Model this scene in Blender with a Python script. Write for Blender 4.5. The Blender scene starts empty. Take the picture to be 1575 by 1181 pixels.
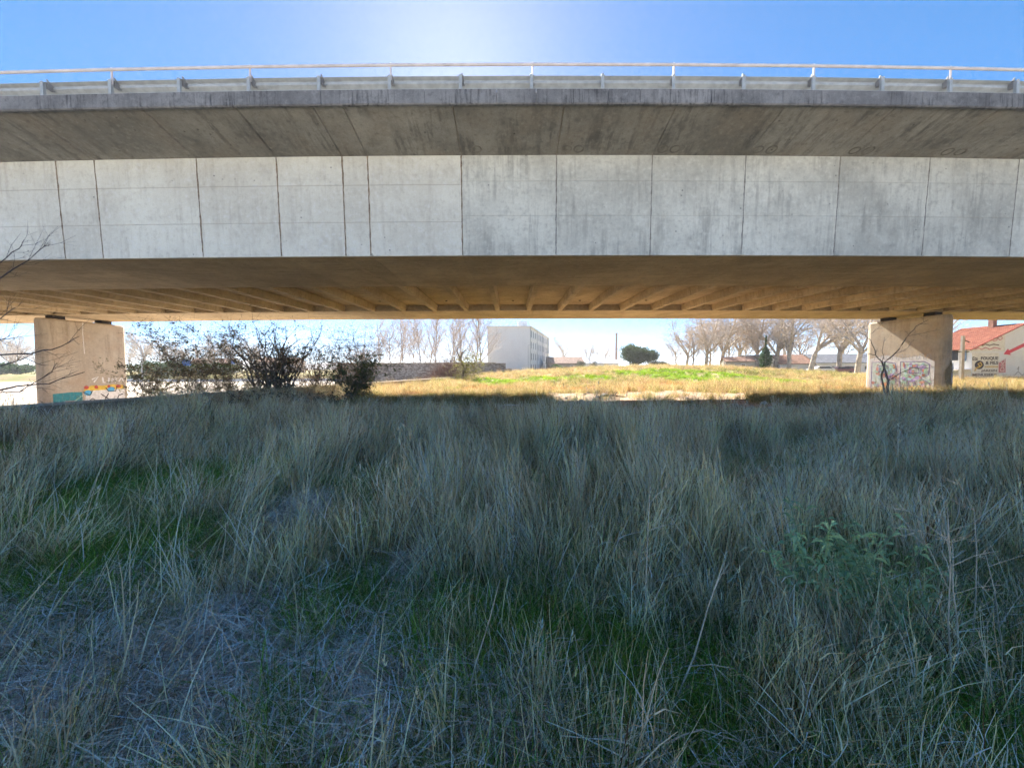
import bpy, bmesh, math, random
import numpy as np
from mathutils import Vector, Matrix
PI = math.pi
R = math.radians
random.seed(7)
rng = np.random.default_rng(11)
S = bpy.context.scene
C = S.collection

# ------------------------------------------------------------------ camera, sky, sun, exposure
CZ, PITCH, FPX = 1.95, R(2.37), 592.0
cam_d = bpy.data.cameras.new("camera")
cam = bpy.data.objects.new("camera", cam_d)
C.objects.link(cam)
cam.location = (0, 0, CZ)
cam.rotation_euler = (Matrix.Rotation(PI / 2 - PITCH, 4, 'X') @ Matrix.Rotation(R(-0.2), 4, 'Z')).to_euler()
cam_d.sensor_width = 36.0
cam_d.lens = 36.0 * FPX / 1575.0
cam_d.clip_start, cam_d.clip_end = 0.05, 4000
S.camera = cam
HAZE = 0.0005

SUN_EL, SUN_AZ = R(38.0), R(-8.4)          # azimuth from +Y towards +X
W = bpy.data.worlds.new("World")
S.world = W
W.use_nodes = True
wn = W.node_tree
for n in list(wn.nodes):
    wn.nodes.remove(n)
wo = wn.nodes.new('ShaderNodeOutputWorld')
wb = wn.nodes.new('ShaderNodeBackground')
sky = wn.nodes.new('ShaderNodeTexSky')
sky.sky_type = 'NISHITA'
sky.sun_disc = False
sky.sun_elevation = SUN_EL
sky.sun_rotation = SUN_AZ
sky.altitude = 0
sky.air_density = 0.45
sky.dust_density = 0.10
sky.ozone_density = 4.0
wb.inputs['Strength'].default_value = 0.105
tint = wn.nodes.new('ShaderNodeHueSaturation')
tint.inputs['Saturation'].default_value = 1.24
tint.inputs['Hue'].default_value = 0.504
curve = wn.nodes.new('ShaderNodeGamma')
curve.inputs['Gamma'].default_value = 0.70
wn.links.new(sky.outputs[0], tint.inputs['Color'])
wn.links.new(tint.outputs[0], curve.inputs['Color'])
wn.links.new(curve.outputs[0], wb.inputs['Color'])
wn.links.new(wb.outputs[0], wo.inputs['Surface'])

sun_d = bpy.data.lights.new("sun", 'SUN')
sun_d.energy = 5.0
sun_d.angle = R(0.5)
sun_d.color = (1.0, 0.93, 0.82)
sun = bpy.data.objects.new("sun", sun_d)
C.objects.link(sun)
sdir = Vector((math.sin(SUN_AZ) * math.cos(SUN_EL), math.cos(SUN_AZ) * math.cos(SUN_EL), math.sin(SUN_EL)))
sun.rotation_euler = sdir.to_track_quat('Z', 'Y').to_euler()
sun.location = (0, 60, 60)

S.view_settings.view_transform = 'Standard'
S.view_settings.look = 'None'
S.view_settings.gamma = 1.0
S.view_settings.use_curve_mapping = False
S.view_settings.exposure = 2.15
S.render.engine = 'CYCLES'
cy = S.cycles
cy.max_bounces = 6
cy.diffuse_bounces = 4
cy.glossy_bounces = 2
cy.transmission_bounces = 2
cy.use_adaptive_sampling = True
cy.adaptive_threshold = 0.025
cy.transparent_max_bounces = 4
cy.use_denoising = True
cy.denoising_prefilter = 'FAST'
cy.caustics_reflective = cy.caustics_refractive = False

# ------------------------------------------------------------------ helpers
_cp, _sp = math.cos(PITCH), math.sin(PITCH)
def ray(px, py):
    u, v = (px - 787.5) / FPX, (590.5 - py) / FPX
    return Vector((u, _cp + v * _sp, -_sp + v * _cp))
def at(px, py, Y):                       # the point a photograph pixel shows at distance Y
    d = ray(px, py)
    return Vector((0, 0, CZ)) + d * (Y / d.y)
def zat(py, Y):
    return at(787.5, py, Y).z
def xat(px, Y, py=560):
    return at(px, py, Y).x
def on_ground(px, py, z=0.0):
    d = ray(px, py)
    return Vector((0, 0, CZ)) + d * ((z - CZ) / d.z)

def tag(o, label=None, cat=None, group=None, kind=None):
    for k, v in (('label', label), ('category', cat), ('group', group), ('kind', kind)):
        if v:
            o[k] = v
    return o
def empty(name, loc=(0, 0, 0), rz=0, label=None, cat=None, group=None):
    o = bpy.data.objects.new(name, None)
    o.empty_display_size = 0.2
    C.objects.link(o)
    o.location = loc
    o.rotation_euler = (0, 0, rz)
    return tag(o, label, cat, group)
def link(name, me, parent=None, loc=None, rz=None):
    o = bpy.data.objects.new(name, me)
    C.objects.link(o)
    if parent:
        o.parent = parent
    if loc is not None:
        o.location = loc
    if rz is not None:
        o.rotation_euler = (0, 0, rz)
    return o
def copy_tree(o, parent=None):
    c = o.copy()
    C.objects.link(c)
    if parent:
        c.parent = parent
    for ch in list(o.children):
        copy_tree(ch, c)
    return c

class MB:
    def __init__(s):
        s.v, s.f = [], []
    def quad(s, *p):
        n = len(s.v)
        s.v += [tuple(q) for q in p]
        s.f.append(tuple(range(n, n + len(p))))
    def box(s, c, d, rz=0, m=None):
        n = len(s.v)
        ca, sa = math.cos(rz), math.sin(rz)
        for dz in (-.5, .5):
            for dx, dy in ((-.5, -.5), (.5, -.5), (.5, .5), (-.5, .5)):
                x, y, z = dx * d[0], dy * d[1], dz * d[2]
                p = Vector((c[0] + x * ca - y * sa, c[1] + x * sa + y * ca, c[2] + z))
                s.v.append(tuple(m @ p if m else p))
        for q in ((3, 2, 1, 0), (4, 5, 6, 7), (0, 1, 5, 4), (1, 2, 6, 5), (2, 3, 7, 6), (3, 0, 4, 7)):
            s.f.append(tuple(n + i for i in q))
    def bar(s, a, b, w, h=None):
        a, b = Vector(a), Vector(b)
        t = (b - a).normalized()
        up = Vector((0, 0, 1)) if abs(t.z) < .95 else Vector((0, 1, 0))
        r = t.cross(up).normalized()
        u = r.cross(t)
        h = h or w
        n = len(s.v)
        for p in (a, b):
            for i, j in ((-1, -1), (1, -1), (1, 1), (-1, 1)):
                s.v.append(tuple(p + r * i * w / 2 + u * j * h / 2))
        for q in ((3, 2, 1, 0), (4, 5, 6, 7), (0, 1, 5, 4), (1, 2, 6, 5), (2, 3, 7, 6), (3, 0, 4, 7)):
            s.f.append(tuple(n + i for i in q))
    def tube(s, pts, rad, n=5, cap=True):
        pts = [Vector(p) for p in pts]
        if not hasattr(rad, '__len__'):
            rad = [rad] * len(pts)
        b = len(s.v)
        ref = Vector((.31, .17, .93))
        for i, p in enumerate(pts):
            t = (pts[min(i + 1, len(pts) - 1)] - pts[max(i - 1, 0)])
            if t.length < 1e-7:
                t = Vector((0, 0, 1))
            t.normalize()
            rr = ref if abs(t.dot(ref)) < .93 else Vector((1, 0, 0))
            a = t.cross(rr).normalized()
            c = t.cross(a)
            for k in range(n):
                q = 2 * PI * k / n
                s.v.append(tuple(p + (a * math.cos(q) + c * math.sin(q)) * rad[i]))
        for i in range(len(pts) - 1):
            for k in range(n):
                k2 = (k + 1) % n
                s.f.append((b + i * n + k, b + i * n + k2, b + (i + 1) * n + k2, b + (i + 1) * n + k))
        if cap:
            s.f.append(tuple(b + k for k in range(n - 1, -1, -1)))
            s.f.append(tuple(b + (len(pts) - 1) * n + k for k in range(n)))
    def prism(s, prof, x0, x1):             # profile in (y, z) swept along x
        n, b = len(prof), len(s.v)
        for x in (x0, x1):
            for (y, z) in prof:
                s.v.append((x, y, z))
        for i in range(n):
            j = (i + 1) % n
            s.f.append((b + i, b + j, b + n + j, b + n + i))
        s.f.append(tuple(b + i for i in range(n - 1, -1, -1)))
        s.f.append(tuple(b + n + i for i in range(n)))
    def column(s, plan, z0, z1, plan1=None):  # plan polygon (x, y) raised from z0 to z1
        plan1 = plan1 or plan
        n, b = len(plan), len(s.v)
        s.v += [(x, y, z0) for x, y in plan] + [(x, y, z1) for x, y in plan1]
        for i in range(n):
            j = (i + 1) % n
            s.f.append((b + i, b + j, b + n + j, b + n + i))
        s.f.append(tuple(b + i for i in range(n - 1, -1, -1)))
        s.f.append(tuple(b + n + i for i in range(n)))
    def mesh(s, name, mat, smooth=False, fix=True):
        me = bpy.data.meshes.new(name)
        me.from_pydata(s.v, [], s.f)
        if mat:
            me.materials.append(mat)
        if fix and len(s.f) < 4000:
            bm = bmesh.new(); bm.from_mesh(me)
            bmesh.ops.recalc_face_normals(bm, faces=bm.faces)
            bm.to_mesh(me); bm.free()
        if smooth:
            me.polygons.foreach_set('use_smooth', [True] * len(me.polygons))
        me.update()
        return me
    def build(s, name, mat, parent=None, smooth=False, fix=True):
        return link(name, s.mesh(name, mat, smooth, fix), parent)

# ------------------------------------------------------------------ materials
class NT:
    def __init__(s, name):
        s.m = bpy.data.materials.new(name)
        s.m.use_nodes = True
        s.t = s.m.node_tree
        s.b = s.t.nodes['Principled BSDF']
        s.out = s.t.nodes['Material Output']
        s.pos = s.n('ShaderNodeNewGeometry').outputs['Position']
    def n(s, typ, **kw):
        x = s.t.nodes.new(typ)
        for k, v in kw.items():
            setattr(x, k, v)
        return x
    def l(s, a, b):
        s.t.links.new(a, b)
    def scaled(s, v, off=(0, 0, 0), src=None):
        mp = s.n('ShaderNodeMapping')
        mp.inputs['Scale'].default_value = v
        mp.inputs['Location'].default_value = off
        s.l(src or s.pos, mp.inputs['Vector'])
        return mp.outputs[0]
    def noise(s, v=(1, 1, 1), scale=1.0, detail=5, rough=.55, off=(0, 0, 0), src=None, dist=0):
        x = s.n('ShaderNodeTexNoise')
        x.inputs['Scale'].default_value = scale
        x.inputs['Detail'].default_value = detail
        x.inputs['Roughness'].default_value = rough
        x.inputs['Distortion'].default_value = dist
        s.l(s.scaled(v, off, src), x.inputs['Vector'])
        return x.outputs['Fac']
    def ramp(s, fac, a, b, lo=0., hi=1.):
        x = s.n('ShaderNodeMapRange', interpolation_type='SMOOTHSTEP')
        x.inputs['From Min'].default_value = a
        x.inputs['From Max'].default_value = b
        x.inputs['To Min'].default_value = lo
        x.inputs['To Max'].default_value = hi
        s.l(fac, x.inputs['Value'])
        return x.outputs[0]
    def mix(s, fac, a, b, mode='MIX'):
        x = s.n('ShaderNodeMix', data_type='RGBA', blend_type=mode)
        for sock, v in ((x.inputs['Factor'], fac), (x.inputs['A'], a), (x.inputs['B'], b)):
            if isinstance(v, (int, float)):
                sock.default_value = v
            elif isinstance(v, tuple):
                sock.default_value = v + (1,) if len(v) == 3 else v
            else:
                s.l(v, sock)
        return x.outputs['Result']
    def math(s, op, a, b=0.0):
        x = s.n('ShaderNodeMath', operation=op)
        for i, v in enumerate((a, b)):
            if isinstance(v, (int, float)):
                x.inputs[i].default_value = v
            else:
                s.l(v, x.inputs[i])
        return x.outputs[0]
    def axis(s, i):
        x = s.n('ShaderNodeSeparateXYZ')
        s.l(s.pos, x.inputs[0])
        return x.outputs[i]
    def bump(s, h, strength=.3, dist=.02):
        x = s.n('ShaderNodeBump')
        x.inputs['Strength'].default_value = strength
        x.inputs['Distance'].default_value = dist
        s.l(h, x.inputs['Height'])
        s.l(x.outputs[0], s.b.inputs['Normal'])
    def done(s, col, rough=.85, spec=.3, metal=0.):
        if isinstance(col, tuple):
            s.b.inputs['Base Color'].default_value = col + (1,)
        else:
            s.l(col, s.b.inputs['Base Color'])
        s.b.inputs['Roughness'].default_value = rough
        s.b.inputs['Specular IOR Level'].default_value = spec
        s.b.inputs['Metallic'].default_value = metal
        return s.m

def plain(name, col, rough=.8, var=.2, scale=3., spec=.3, metal=0., bump=0.):
    t = NT(name)
    f = t.noise(scale=scale, detail=6)
    d = tuple(c * (1 - var) for c in col)
    e = tuple(min(1, c * (1 + var)) for c in col)
    if bump:
        t.bump(t.noise(scale=scale * 6, detail=4), bump, .02)
    return t.done(t.mix(t.ramp(f, .3, .7), d, e), rough, spec, metal)

def concrete(name, base, dark, streak=.5, streak_v=(5, 5, .35), blotch=.35, pits=True, warm=None, lines=(), seed=0, bump=.25):
    t = NT(name)
    o = (seed * 3.1, seed * 1.7, seed * 2.3)
    big = t.noise(scale=.45, detail=6, rough=.6, off=o)
    mid = t.noise(scale=2.2, detail=8, rough=.65, off=o)
    fine = t.noise(scale=38, detail=4)
    c = t.mix(t.ramp(big, .32, .68, 0, blotch), base, dark)
    c = t.mix(t.ramp(mid, .5, .72, 0, blotch * .8), c, dark)
    if streak:
        st = t.noise(v=streak_v, scale=1.0, detail=7, rough=.7, off=o)
        gate = t.noise(scale=.7, detail=3, off=(9 + seed, 4, 2))
        f = t.math('MULTIPLY', t.ramp(st, .46, .66, 0, streak), t.ramp(gate, .34, .58))
        c = t.mix(f, c, dark)
    if warm:
        c = t.mix(t.ramp(t.noise(scale=.8, detail=5, off=(5, 5, seed)), .45, .7, 0, .6), c, warm)
    c = t.mix(t.ramp(fine, .3, .7, .22, -.0), c, dark)
    mot = t.noise(scale=7, detail=6, rough=.7, off=o)
    c = t.mix(t.ramp(mot, .52, .70, 0, blotch * .9), c, dark)
    c = t.mix(t.ramp(mot, .48, .32, 0, .35), c, tuple(min(.8, x * 1.18) for x in base))
    oi = t.n('ShaderNodeObjectInfo')
    hs = t.n('ShaderNodeHueSaturation')
    t.l(c, hs.inputs['Color']); t.l(t.ramp(oi.outputs['Random'], 0, 1, .92, 1.06), hs.inputs['Value'])
    c = hs.outputs[0]
    h = t.math('ADD', t.math('MULTIPLY', fine, .25), mid)
    if pits:
        vo = t.n('ShaderNodeTexVoronoi')
        vo.inputs['Scale'].default_value = 2.6
        t.l(t.scaled((1, 1, 1.2), o), vo.inputs['Vector'])
        pk = t.math('MULTIPLY', t.ramp(vo.outputs['Distance'], .05, .10, 1, 0), t.ramp(t.noise(scale=1.1, off=(3, seed, 8)), .47, .56))
        c = t.mix(t.math('MULTIPLY', pk, .8), c, tuple(x * .45 for x in dark))
    z = t.axis(2)
    for zz, wd, am in lines:
        wob = t.math('ADD', z, t.math('MULTIPLY', t.noise(v=(2, 2, 0), scale=1.5, detail=3), .03))
        f = t.ramp(t.math('ABSOLUTE', t.math('SUBTRACT', wob, zz + .015)), wd * .4, wd, am, 0)
        c = t.mix(f, c, dark)
    t.bump(h, bump, .01)
    return t.done(c, .88, .25)

def grass_mat(name, tint=(1, 1, 1), trans=.35, var=.35):
    t = NT(name)
    a = t.n('ShaderNodeAttribute', attribute_name='Col')
    oi = t.n('ShaderNodeObjectInfo')
    hsv = t.n('ShaderNodeHueSaturation')
    t.l(t.mix(1.0, a.outputs['Color'], tint, 'MULTIPLY'), hsv.inputs['Color'])
    t.l(t.ramp(oi.outputs['Random'], 0, 1, 1 - var, 1 + var), hsv.inputs['Value'])
    wn_ = t.n('ShaderNodeTexWhiteNoise', noise_dimensions='1D')
    t.l(oi.outputs['Random'], wn_.inputs['W'])
    t.l(t.ramp(wn_.outputs['Value'], 0, 1, .475, .522), hsv.inputs['Hue'])
    df = t.n('ShaderNodeBsdfDiffuse')
    tr = t.n('ShaderNodeBsdfTranslucent')
    cap = t.mix(1.0, hsv.outputs[0], (.9, .9, .9), 'DARKEN')
    t.l(cap, df.inputs['Color'])
    t.l(cap, tr.inputs['Color'])
    ms = t.n('ShaderNodeMixShader')
    ms.inputs[0].default_value = trans
    t.l(df.outputs[0], ms.inputs[1]); t.l(tr.outputs[0], ms.inputs[2])
    t.l(ms.outputs[0], t.out.inputs['Surface'])
    return t.m
def leaf_mat(name, col, trans=.35, var=.35, scale=2.5):
    t = NT(name)
    f = t.noise(scale=scale, detail=3)
    g = t.noise(scale=14, detail=2)
    d = tuple(c * (1 - var) for c in col); e = tuple(c * (1 + var) for c in col)
    c = t.mix(t.ramp(f, .3, .7), d, e)
    c = t.mix(t.ramp(g, .4, .7, 0, .35), c, (col[0] * 1.3, col[1] * 1.1, col[2] * .6))
    df = t.n('ShaderNodeBsdfDiffuse'); tr = t.n('ShaderNodeBsdfTranslucent')
    t.l(c, df.inputs['Color']); t.l(c, tr.inputs['Color'])
    ms = t.n('ShaderNodeMixShader'); ms.inputs[0].default_value = trans
    t.l(df.outputs[0], ms.inputs[1]); t.l(tr.outputs[0], ms.inputs[2])
    t.l(ms.outputs[0], t.out.inputs['Surface'])
    return t.m

# ------------------------------------------------------------------ ground
WDX = .226                                  # the parapet runs away from (-16.5, 12.7) along (WDX, 1)
def wall_x(y):
    return -16.5 + (y - 12.7) * WDX
def sstep(a, b, x):
    t = np.clip((x - a) / (b - a), 0, 1)
    return t * t * (3 - 2 * t)
def ground(x, y):
    x = np.asarray(x, float); y = np.asarray(y, float)
    b = .05 * np.sin(x * 1.1 + .7 * np.sin(y * .8)) + .04 * np.sin(y * 1.7 + x * .6) + .03 * np.sin(x * 2.7 - y * 2.1)
    b = b * (1 - .6 * sstep(14, 18, y) * (1 - sstep(32, 36, y)))
    m = 1.9 * sstep(31, 62, y) * (.30 + .70 * np.exp(-((x - 24) / 20.0) ** 2))
    m = m * (1 - .55 * sstep(75, 140, y))
    rough = .18 * np.sin(x * .9 + y * .5) * sstep(33, 45, y) * (1 - sstep(80, 120, y))
    z = b + m + rough
    low = sstep(.1, .45, wall_x(y) - x) * (1 - sstep(95, 101, y)) * sstep(-60, -30, y)
    # beyond the end of the parapet the two levels run together
    z = z * (1 - low) + low * (-1.0)
    far = sstep(150, 260, np.hypot(x, y))
    return z * (1 - far) + far * .6
def gz(x, y):
    return float(ground(x, y))

def axis_lines(lo, hi, d0, grow, far):
    p = [0.0]; d = d0
    while p[-1] < far:
        if p[-1] > hi:
            d *= grow
        p.append(p[-1] + d)
    q = [0.0]; d = d0
    while q[-1] > -far:
        if q[-1] < lo:
            d *= grow
        q.append(q[-1] - d)
    return np.array(sorted(set(q + p)))
def sheet(name, xs, ys, lift, mat, keep=None):
    X, Y = np.meshgrid(xs, ys)
    Z = ground(X, Y) + lift
    nx, ny = len(xs), len(ys)
    V = np.stack([X, Y, Z], -1).reshape(-1, 3)
    i = np.arange(ny - 1)[:, None] * nx + np.arange(nx - 1)[None]
    F = np.stack([i, i + 1, i + 1 + nx, i + nx], -1).reshape(-1, 4)
    if keep is not None:
        cen = V[F].mean(1)
        F = F[keep(cen[:, 0], cen[:, 1])]
    me = bpy.data.meshes.new(name)
    me.from_pydata(V.tolist(), [], F.tolist())
    me.materials.append(mat)
    me.polygons.foreach_set('use_smooth', [True] * len(me.polygons))
    return tag(link(name, me), kind='structure')

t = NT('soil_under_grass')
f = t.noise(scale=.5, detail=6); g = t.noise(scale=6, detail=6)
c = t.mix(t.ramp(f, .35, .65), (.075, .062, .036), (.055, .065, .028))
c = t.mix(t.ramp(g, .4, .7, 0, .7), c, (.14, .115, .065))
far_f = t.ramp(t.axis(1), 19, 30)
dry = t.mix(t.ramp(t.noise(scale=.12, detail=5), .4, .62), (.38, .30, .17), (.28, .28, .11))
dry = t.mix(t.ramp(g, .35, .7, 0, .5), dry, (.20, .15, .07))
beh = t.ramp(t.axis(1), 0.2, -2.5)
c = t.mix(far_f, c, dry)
bounce_ground = t.mix(t.ramp(g, .35, .7), (.62, .57, .49), (.50, .46, .39))  # unseen pale ground behind the camera, added to bounce sunlight onto web and grass
c = t.mix(beh, c, bounce_ground)
t.bump(g, .5, .05)
soil = t.done(c, .95, .1)
xs = axis_lines(-46, 60, .42, 1.12, 900); ys = axis_lines(-6, 112, .42, 1.12, 900)
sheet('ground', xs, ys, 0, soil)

t = NT('trodden_dirt')
f = t.noise(scale=.9, detail=7); g = t.noise(scale=16, detail=6)
c = t.mix(t.ramp(f, .35, .65), (.34, .24, .165), (.41, .31, .22))
c = t.mix(t.ramp(g, .5, .72, 0, .6), c, (.22, .15, .10))
t.bump(g, .6, .03)
dirt_m = t.done(c, .95, .1)
def dirt_keep(x, y):
    w = .9 * np.sin(x * .55 + 1) + .5 * np.sin(x * 1.5) + .3 * np.sin(x * 3.1 + y)
    a = (y > 13.2 + .4 * w) & (y < 29.5 + 1.6 * w + .12 * (x - 4)) & (x > -7.5 + .7 * np.sin(y * .9)) & (x < 14.5 + .16 * y * 0 + .9 * np.sin(y * .8))
    a &= ((y < 19.8 + .5 * w) & (x > -5)) | (x > 1.5 + 1.2 * w)
    b = (np.abs(y - 25.5 - .1 * x) < 2.4 + .8 * w) & (x > 8) & (x < 21 + .6 * w)
    return a | b
sheet('dirt_path', np.arange(-10, 24, .28), np.arange(12, 34, .28), .022, dirt_m, dirt_keep)

t = NT('pale_paving')
f = t.noise(scale=.25, detail=6); g = t.noise(scale=9, detail=5)
c = t.mix(t.ramp(f, .35, .65), (.43, .36, .30), (.50, .44, .37))
c = t.mix(t.ramp(g, .5, .75, 0, .4), c, (.25, .2, .16))
pave_m = t.done(c, .9, .2)
m = MB()
yy = [4, 20, 40, 60, 80, 93]
for a, b in zip(yy[:-1], yy[1:]):
    m.quad((-120, a, -.994), (wall_x(a) - .62, a, -.994), (wall_x(b) - .62, b, -.994), (-120, b, -.994))
tag(m.build('road', pave_m), kind='structure')

hill_m = plain('distant_hills', (.27, .25, .26), var=.2, scale=.05)
m = MB()
N = 90
prev = None
for i in range(N + 1):
    a = -1.35 + 2.7 * i / N
    rr = 620
    h = 9 + 7 * math.sin(i * .31) + 4 * math.sin(i * .83 + 1) + 2.5 * math.sin(i * 2.1)
    if a < -.25:
        h += 7
    row = [Vector((math.sin(a) * (rr + k * 60), math.cos(a) * (rr + k * 60), (0, max(1.5, h * .4), max(2, h * .6), -2)[k])) for k in range(4)]
    if prev:
        for k in range(3):
            m.quad(prev[k], row[k], row[k + 1], prev[k + 1])
    prev = row
tag(m.build('hills', hill_m), kind='structure')

# ------------------------------------------------------------------ viaduct
RAD, D0, XC = 440.0, 11.0, -0.4
def F(s, d, z=0.0):
    th = s / RAD; rho = RAD - (d - D0)
    return Vector((XC + rho * math.sin(th), D0 + RAD - rho * math.cos(th), z))
ZF_T, ZF_B = zat(137, 11.0), zat(159.5, 11.0)      # edge beam
D_W, D_WB = 12.95, 13.10
Z_WT, Z_WB = zat(239, D_W), zat(393, D_WB)         # web
D1 = on_ground(770, 440, Z_WB).y                   # inner edge of near box
D2 = on_ground(770, 478, Z_WB).y
D3 = on_ground(770, 490.5, Z_WB).y                 # far edge
D4 = D3 + 2.0
print('bridge', ZF_T, ZF_B, Z_WT, Z_WB, D1, D2, D3)

web_a = concrete('web_concrete_pale', (.80, .785, .69), (.42, .38, .32), streak=.35, blotch=.38, lines=((zat(283, D_W), .018, .55), (zat(342, D_WB), .018, .5)), seed=1)
web_b = concrete('web_concrete_streaked', (.73, .715, .63), (.36, .35, .31), streak=.75, streak_v=(4.5, 4.5, .3), blotch=.6, lines=((zat(278, D_W), .014, .4), (zat(333, D_WB), .014, .4)), seed=2)
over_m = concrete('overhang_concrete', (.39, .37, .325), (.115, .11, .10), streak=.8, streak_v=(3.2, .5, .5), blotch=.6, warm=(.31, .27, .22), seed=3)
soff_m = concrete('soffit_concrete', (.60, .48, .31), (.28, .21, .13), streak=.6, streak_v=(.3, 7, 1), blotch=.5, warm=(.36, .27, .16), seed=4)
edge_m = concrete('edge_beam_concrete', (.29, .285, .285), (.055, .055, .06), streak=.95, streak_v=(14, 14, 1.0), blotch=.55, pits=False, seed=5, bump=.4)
joint_m = plain('joint_stain', (.13, .10, .07), var=.4)
pier_m = concrete('pier_concrete', (.60, .53, .43), (.34, .27, .20), streak=.75, streak_v=(2.2, 2.2, .18), blotch=.4, warm=(.50, .38, .27), seed=6)
galv_m = plain('galvanised_steel', (.40, .42, .42), rough=.5, var=.12, scale=5, metal=.15)
tube_m = plain('painted_rail', (.70, .63, .60), rough=.55, var=.12, scale=4)
dark_m = plain('dark_iron', (.05, .045, .045), rough=.7)
asph_m = plain('deck_asphalt', (.06, .06, .062), rough=.9)

via = empty('road_viaduct', F(0, D0), 0, 'long concrete road viaduct with pale side web crossing above the grass', 'bridge')
def place(name, me, s, d=D0, parent=via, z=0.):
    p = F(s, d, z) - parent.location
    return link(name, me, parent, p, s / RAD)
# the core behind the panels, one curved sweep
core = [(11.10, ZF_T - .03), (11.10, ZF_B + .09), (11.22, ZF_B + .085), (D_W + .06, Z_WT + .05), (D_WB + .06, Z_WB + .06), (D1 - .03, Z_WB + .06),
        (D1 - .03, Z_WB + .40), (D2 + .03, Z_WB + .40), (D2 + .03, Z_WB + .06), (D3, Z_WB + .005), (D3 + .1, Z_WT), (D4, ZF_B), (D4, ZF_T)]
m = MB()
SS = np.arange(-96, 97, 4.0)
n = len(core)
for s in SS:
    for (d, z) in core:
        p = F(s, d, z) - via.location
        m.v.append(tuple(p))
for i in range(len(SS) - 1):
    for k in range(n):
        j = (k + 1) % n
        m.f.append((i * n + k, i * n + j, (i + 1) * n + j, (i + 1) * n + k))
m.f.append(tuple(range(n - 1, -1, -1))); m.f.append(tuple((len(SS) - 1) * n + k for k in range(n)))
core_o = m.build('box_girder', soff_m, via)
core_o.data.materials.append(joint_m)
core_o.data.materials.append(asph_m)
for p in core_o.data.polygons:
    c = p.center + via.location
    if c.z > ZF_T - .1:
        p.material_index = 2
    elif p.normal.y < -.5 and c.z > Z_WB + .2 and c.y < 16:
        p.material_index = 1

bounds = [b + .4 for b in (-15.35, -14.0, -10.5, -7.8, -5.6, -4.75, -1.65, 1.5, 4.68, 7.8, 11.0, 14.1)]
while bounds[0] > -92:
    bounds.insert(0, bounds[0] - 3.15)
while bounds[-1] < 92:
    bounds.append(bounds[-1] + 3.15)
def groove(z, y):     # a shallow formwork groove in the outer face
    return [(y, z + .010), (y + .010, z), (y, z - .010)]
cache = {}
def pan(kind, L, scale_far=1.0):
    key = (kind, round(L, 2))
    if key in cache:
        return cache[key]
    g = .014
    x0, x1 = -L / 2 + g, L / 2 - g
    m = MB()
    if kind in ('web_a', 'web_b'):
        zl = (zat(283, D_W), zat(342, D_WB)) if kind == 'web_a' else (zat(278, D_W), zat(333, D_WB))
        yo = lambda z: (D_W - D0) + (Z_WT - z) / (Z_WT - Z_WB) * (D_WB - D_W)
        prof = [(yo(Z_WT), Z_WT)]
        for z in zl:
            prof += groove(z, yo(z))
        prof += [(yo(Z_WB), Z_WB), (yo(Z_WB) + .10, Z_WB + .001), (yo(Z_WT) + .10, Z_WT)]
        m.prism(prof, x0, x1)
        me = m.mesh('web_panel', web_a if kind == 'web_a' else web_b)
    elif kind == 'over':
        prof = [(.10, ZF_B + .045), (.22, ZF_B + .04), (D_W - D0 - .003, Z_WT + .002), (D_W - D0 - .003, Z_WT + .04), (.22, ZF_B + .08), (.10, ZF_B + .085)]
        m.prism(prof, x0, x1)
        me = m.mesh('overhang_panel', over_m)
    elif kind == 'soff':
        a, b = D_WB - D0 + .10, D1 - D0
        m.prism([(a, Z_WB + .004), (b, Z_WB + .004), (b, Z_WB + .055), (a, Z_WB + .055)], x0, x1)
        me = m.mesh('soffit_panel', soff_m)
    elif kind == 'soff_far':
        a, b = D2 - D0, D3 - D0 - .02
        L2 = L * (1 - (D2 - D0) / RAD)
        m.prism([(a, Z_WB), (b, Z_WB), (b, Z_WB + .055), (a, Z_WB + .055)], -L2 / 2 + g, L2 / 2 - g)
        me = m.mesh('soffit_panel', soff_m)
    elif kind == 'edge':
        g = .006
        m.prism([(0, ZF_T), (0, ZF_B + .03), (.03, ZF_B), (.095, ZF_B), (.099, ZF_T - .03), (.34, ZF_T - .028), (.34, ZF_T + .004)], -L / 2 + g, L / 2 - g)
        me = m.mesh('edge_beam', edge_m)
    cache[key] = me
    return me
for a, b in zip(bounds[:-1], bounds[1:]):
    s, L = (a + b) / 2, b - a
    place('web_panel', pan('web_a' if s < -1.2 else 'web_b', L), s)
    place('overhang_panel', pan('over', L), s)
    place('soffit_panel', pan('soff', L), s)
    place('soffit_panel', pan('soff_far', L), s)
ridge_m = plain('grout_ridge_brown', (.26, .20, .145), var=.35, scale=9)
ridge_g = plain('grout_ridge_grey', (.27, .25, .22), var=.3, scale=9)
rr2 = random.Random(12)
for bs in bounds[1:-1]:
    m = MB(); prev = None
    wd = .036 if bs < -1.1 else .030
    for k in range(25):
        f_ = k / 24
        z = Z_WT - .01 + (Z_WB - Z_WT + .02) * f_
        y = (D_W - D0) + f_ * (D_WB - D_W)
        cx_ = rr2.gauss(0, .004); w_ = wd * rr2.uniform(.5, 1.1)
        row = [(cx_ - w_, y + .002, z), (cx_ - w_ * .3, y - .012, z), (cx_ + w_ * .4, y - .012, z), (cx_ + w_, y + .002, z)]
        if prev:
            for q in range(3):
                m.quad(prev[q], prev[q + 1], row[q + 1], row[q])
        prev = row
    place('joint_ridge', m.mesh('joint_ridge', ridge_m if bs < -1.1 else ridge_g), bs)
s = -60.0
i = 0
while s < 60:
    L = (2.0, 2.0, 1.1, 2.0, .9)[i % 5]
    place('edge_beam', pan('edge', L), s + L / 2)
    s += L; i += 1
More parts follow.
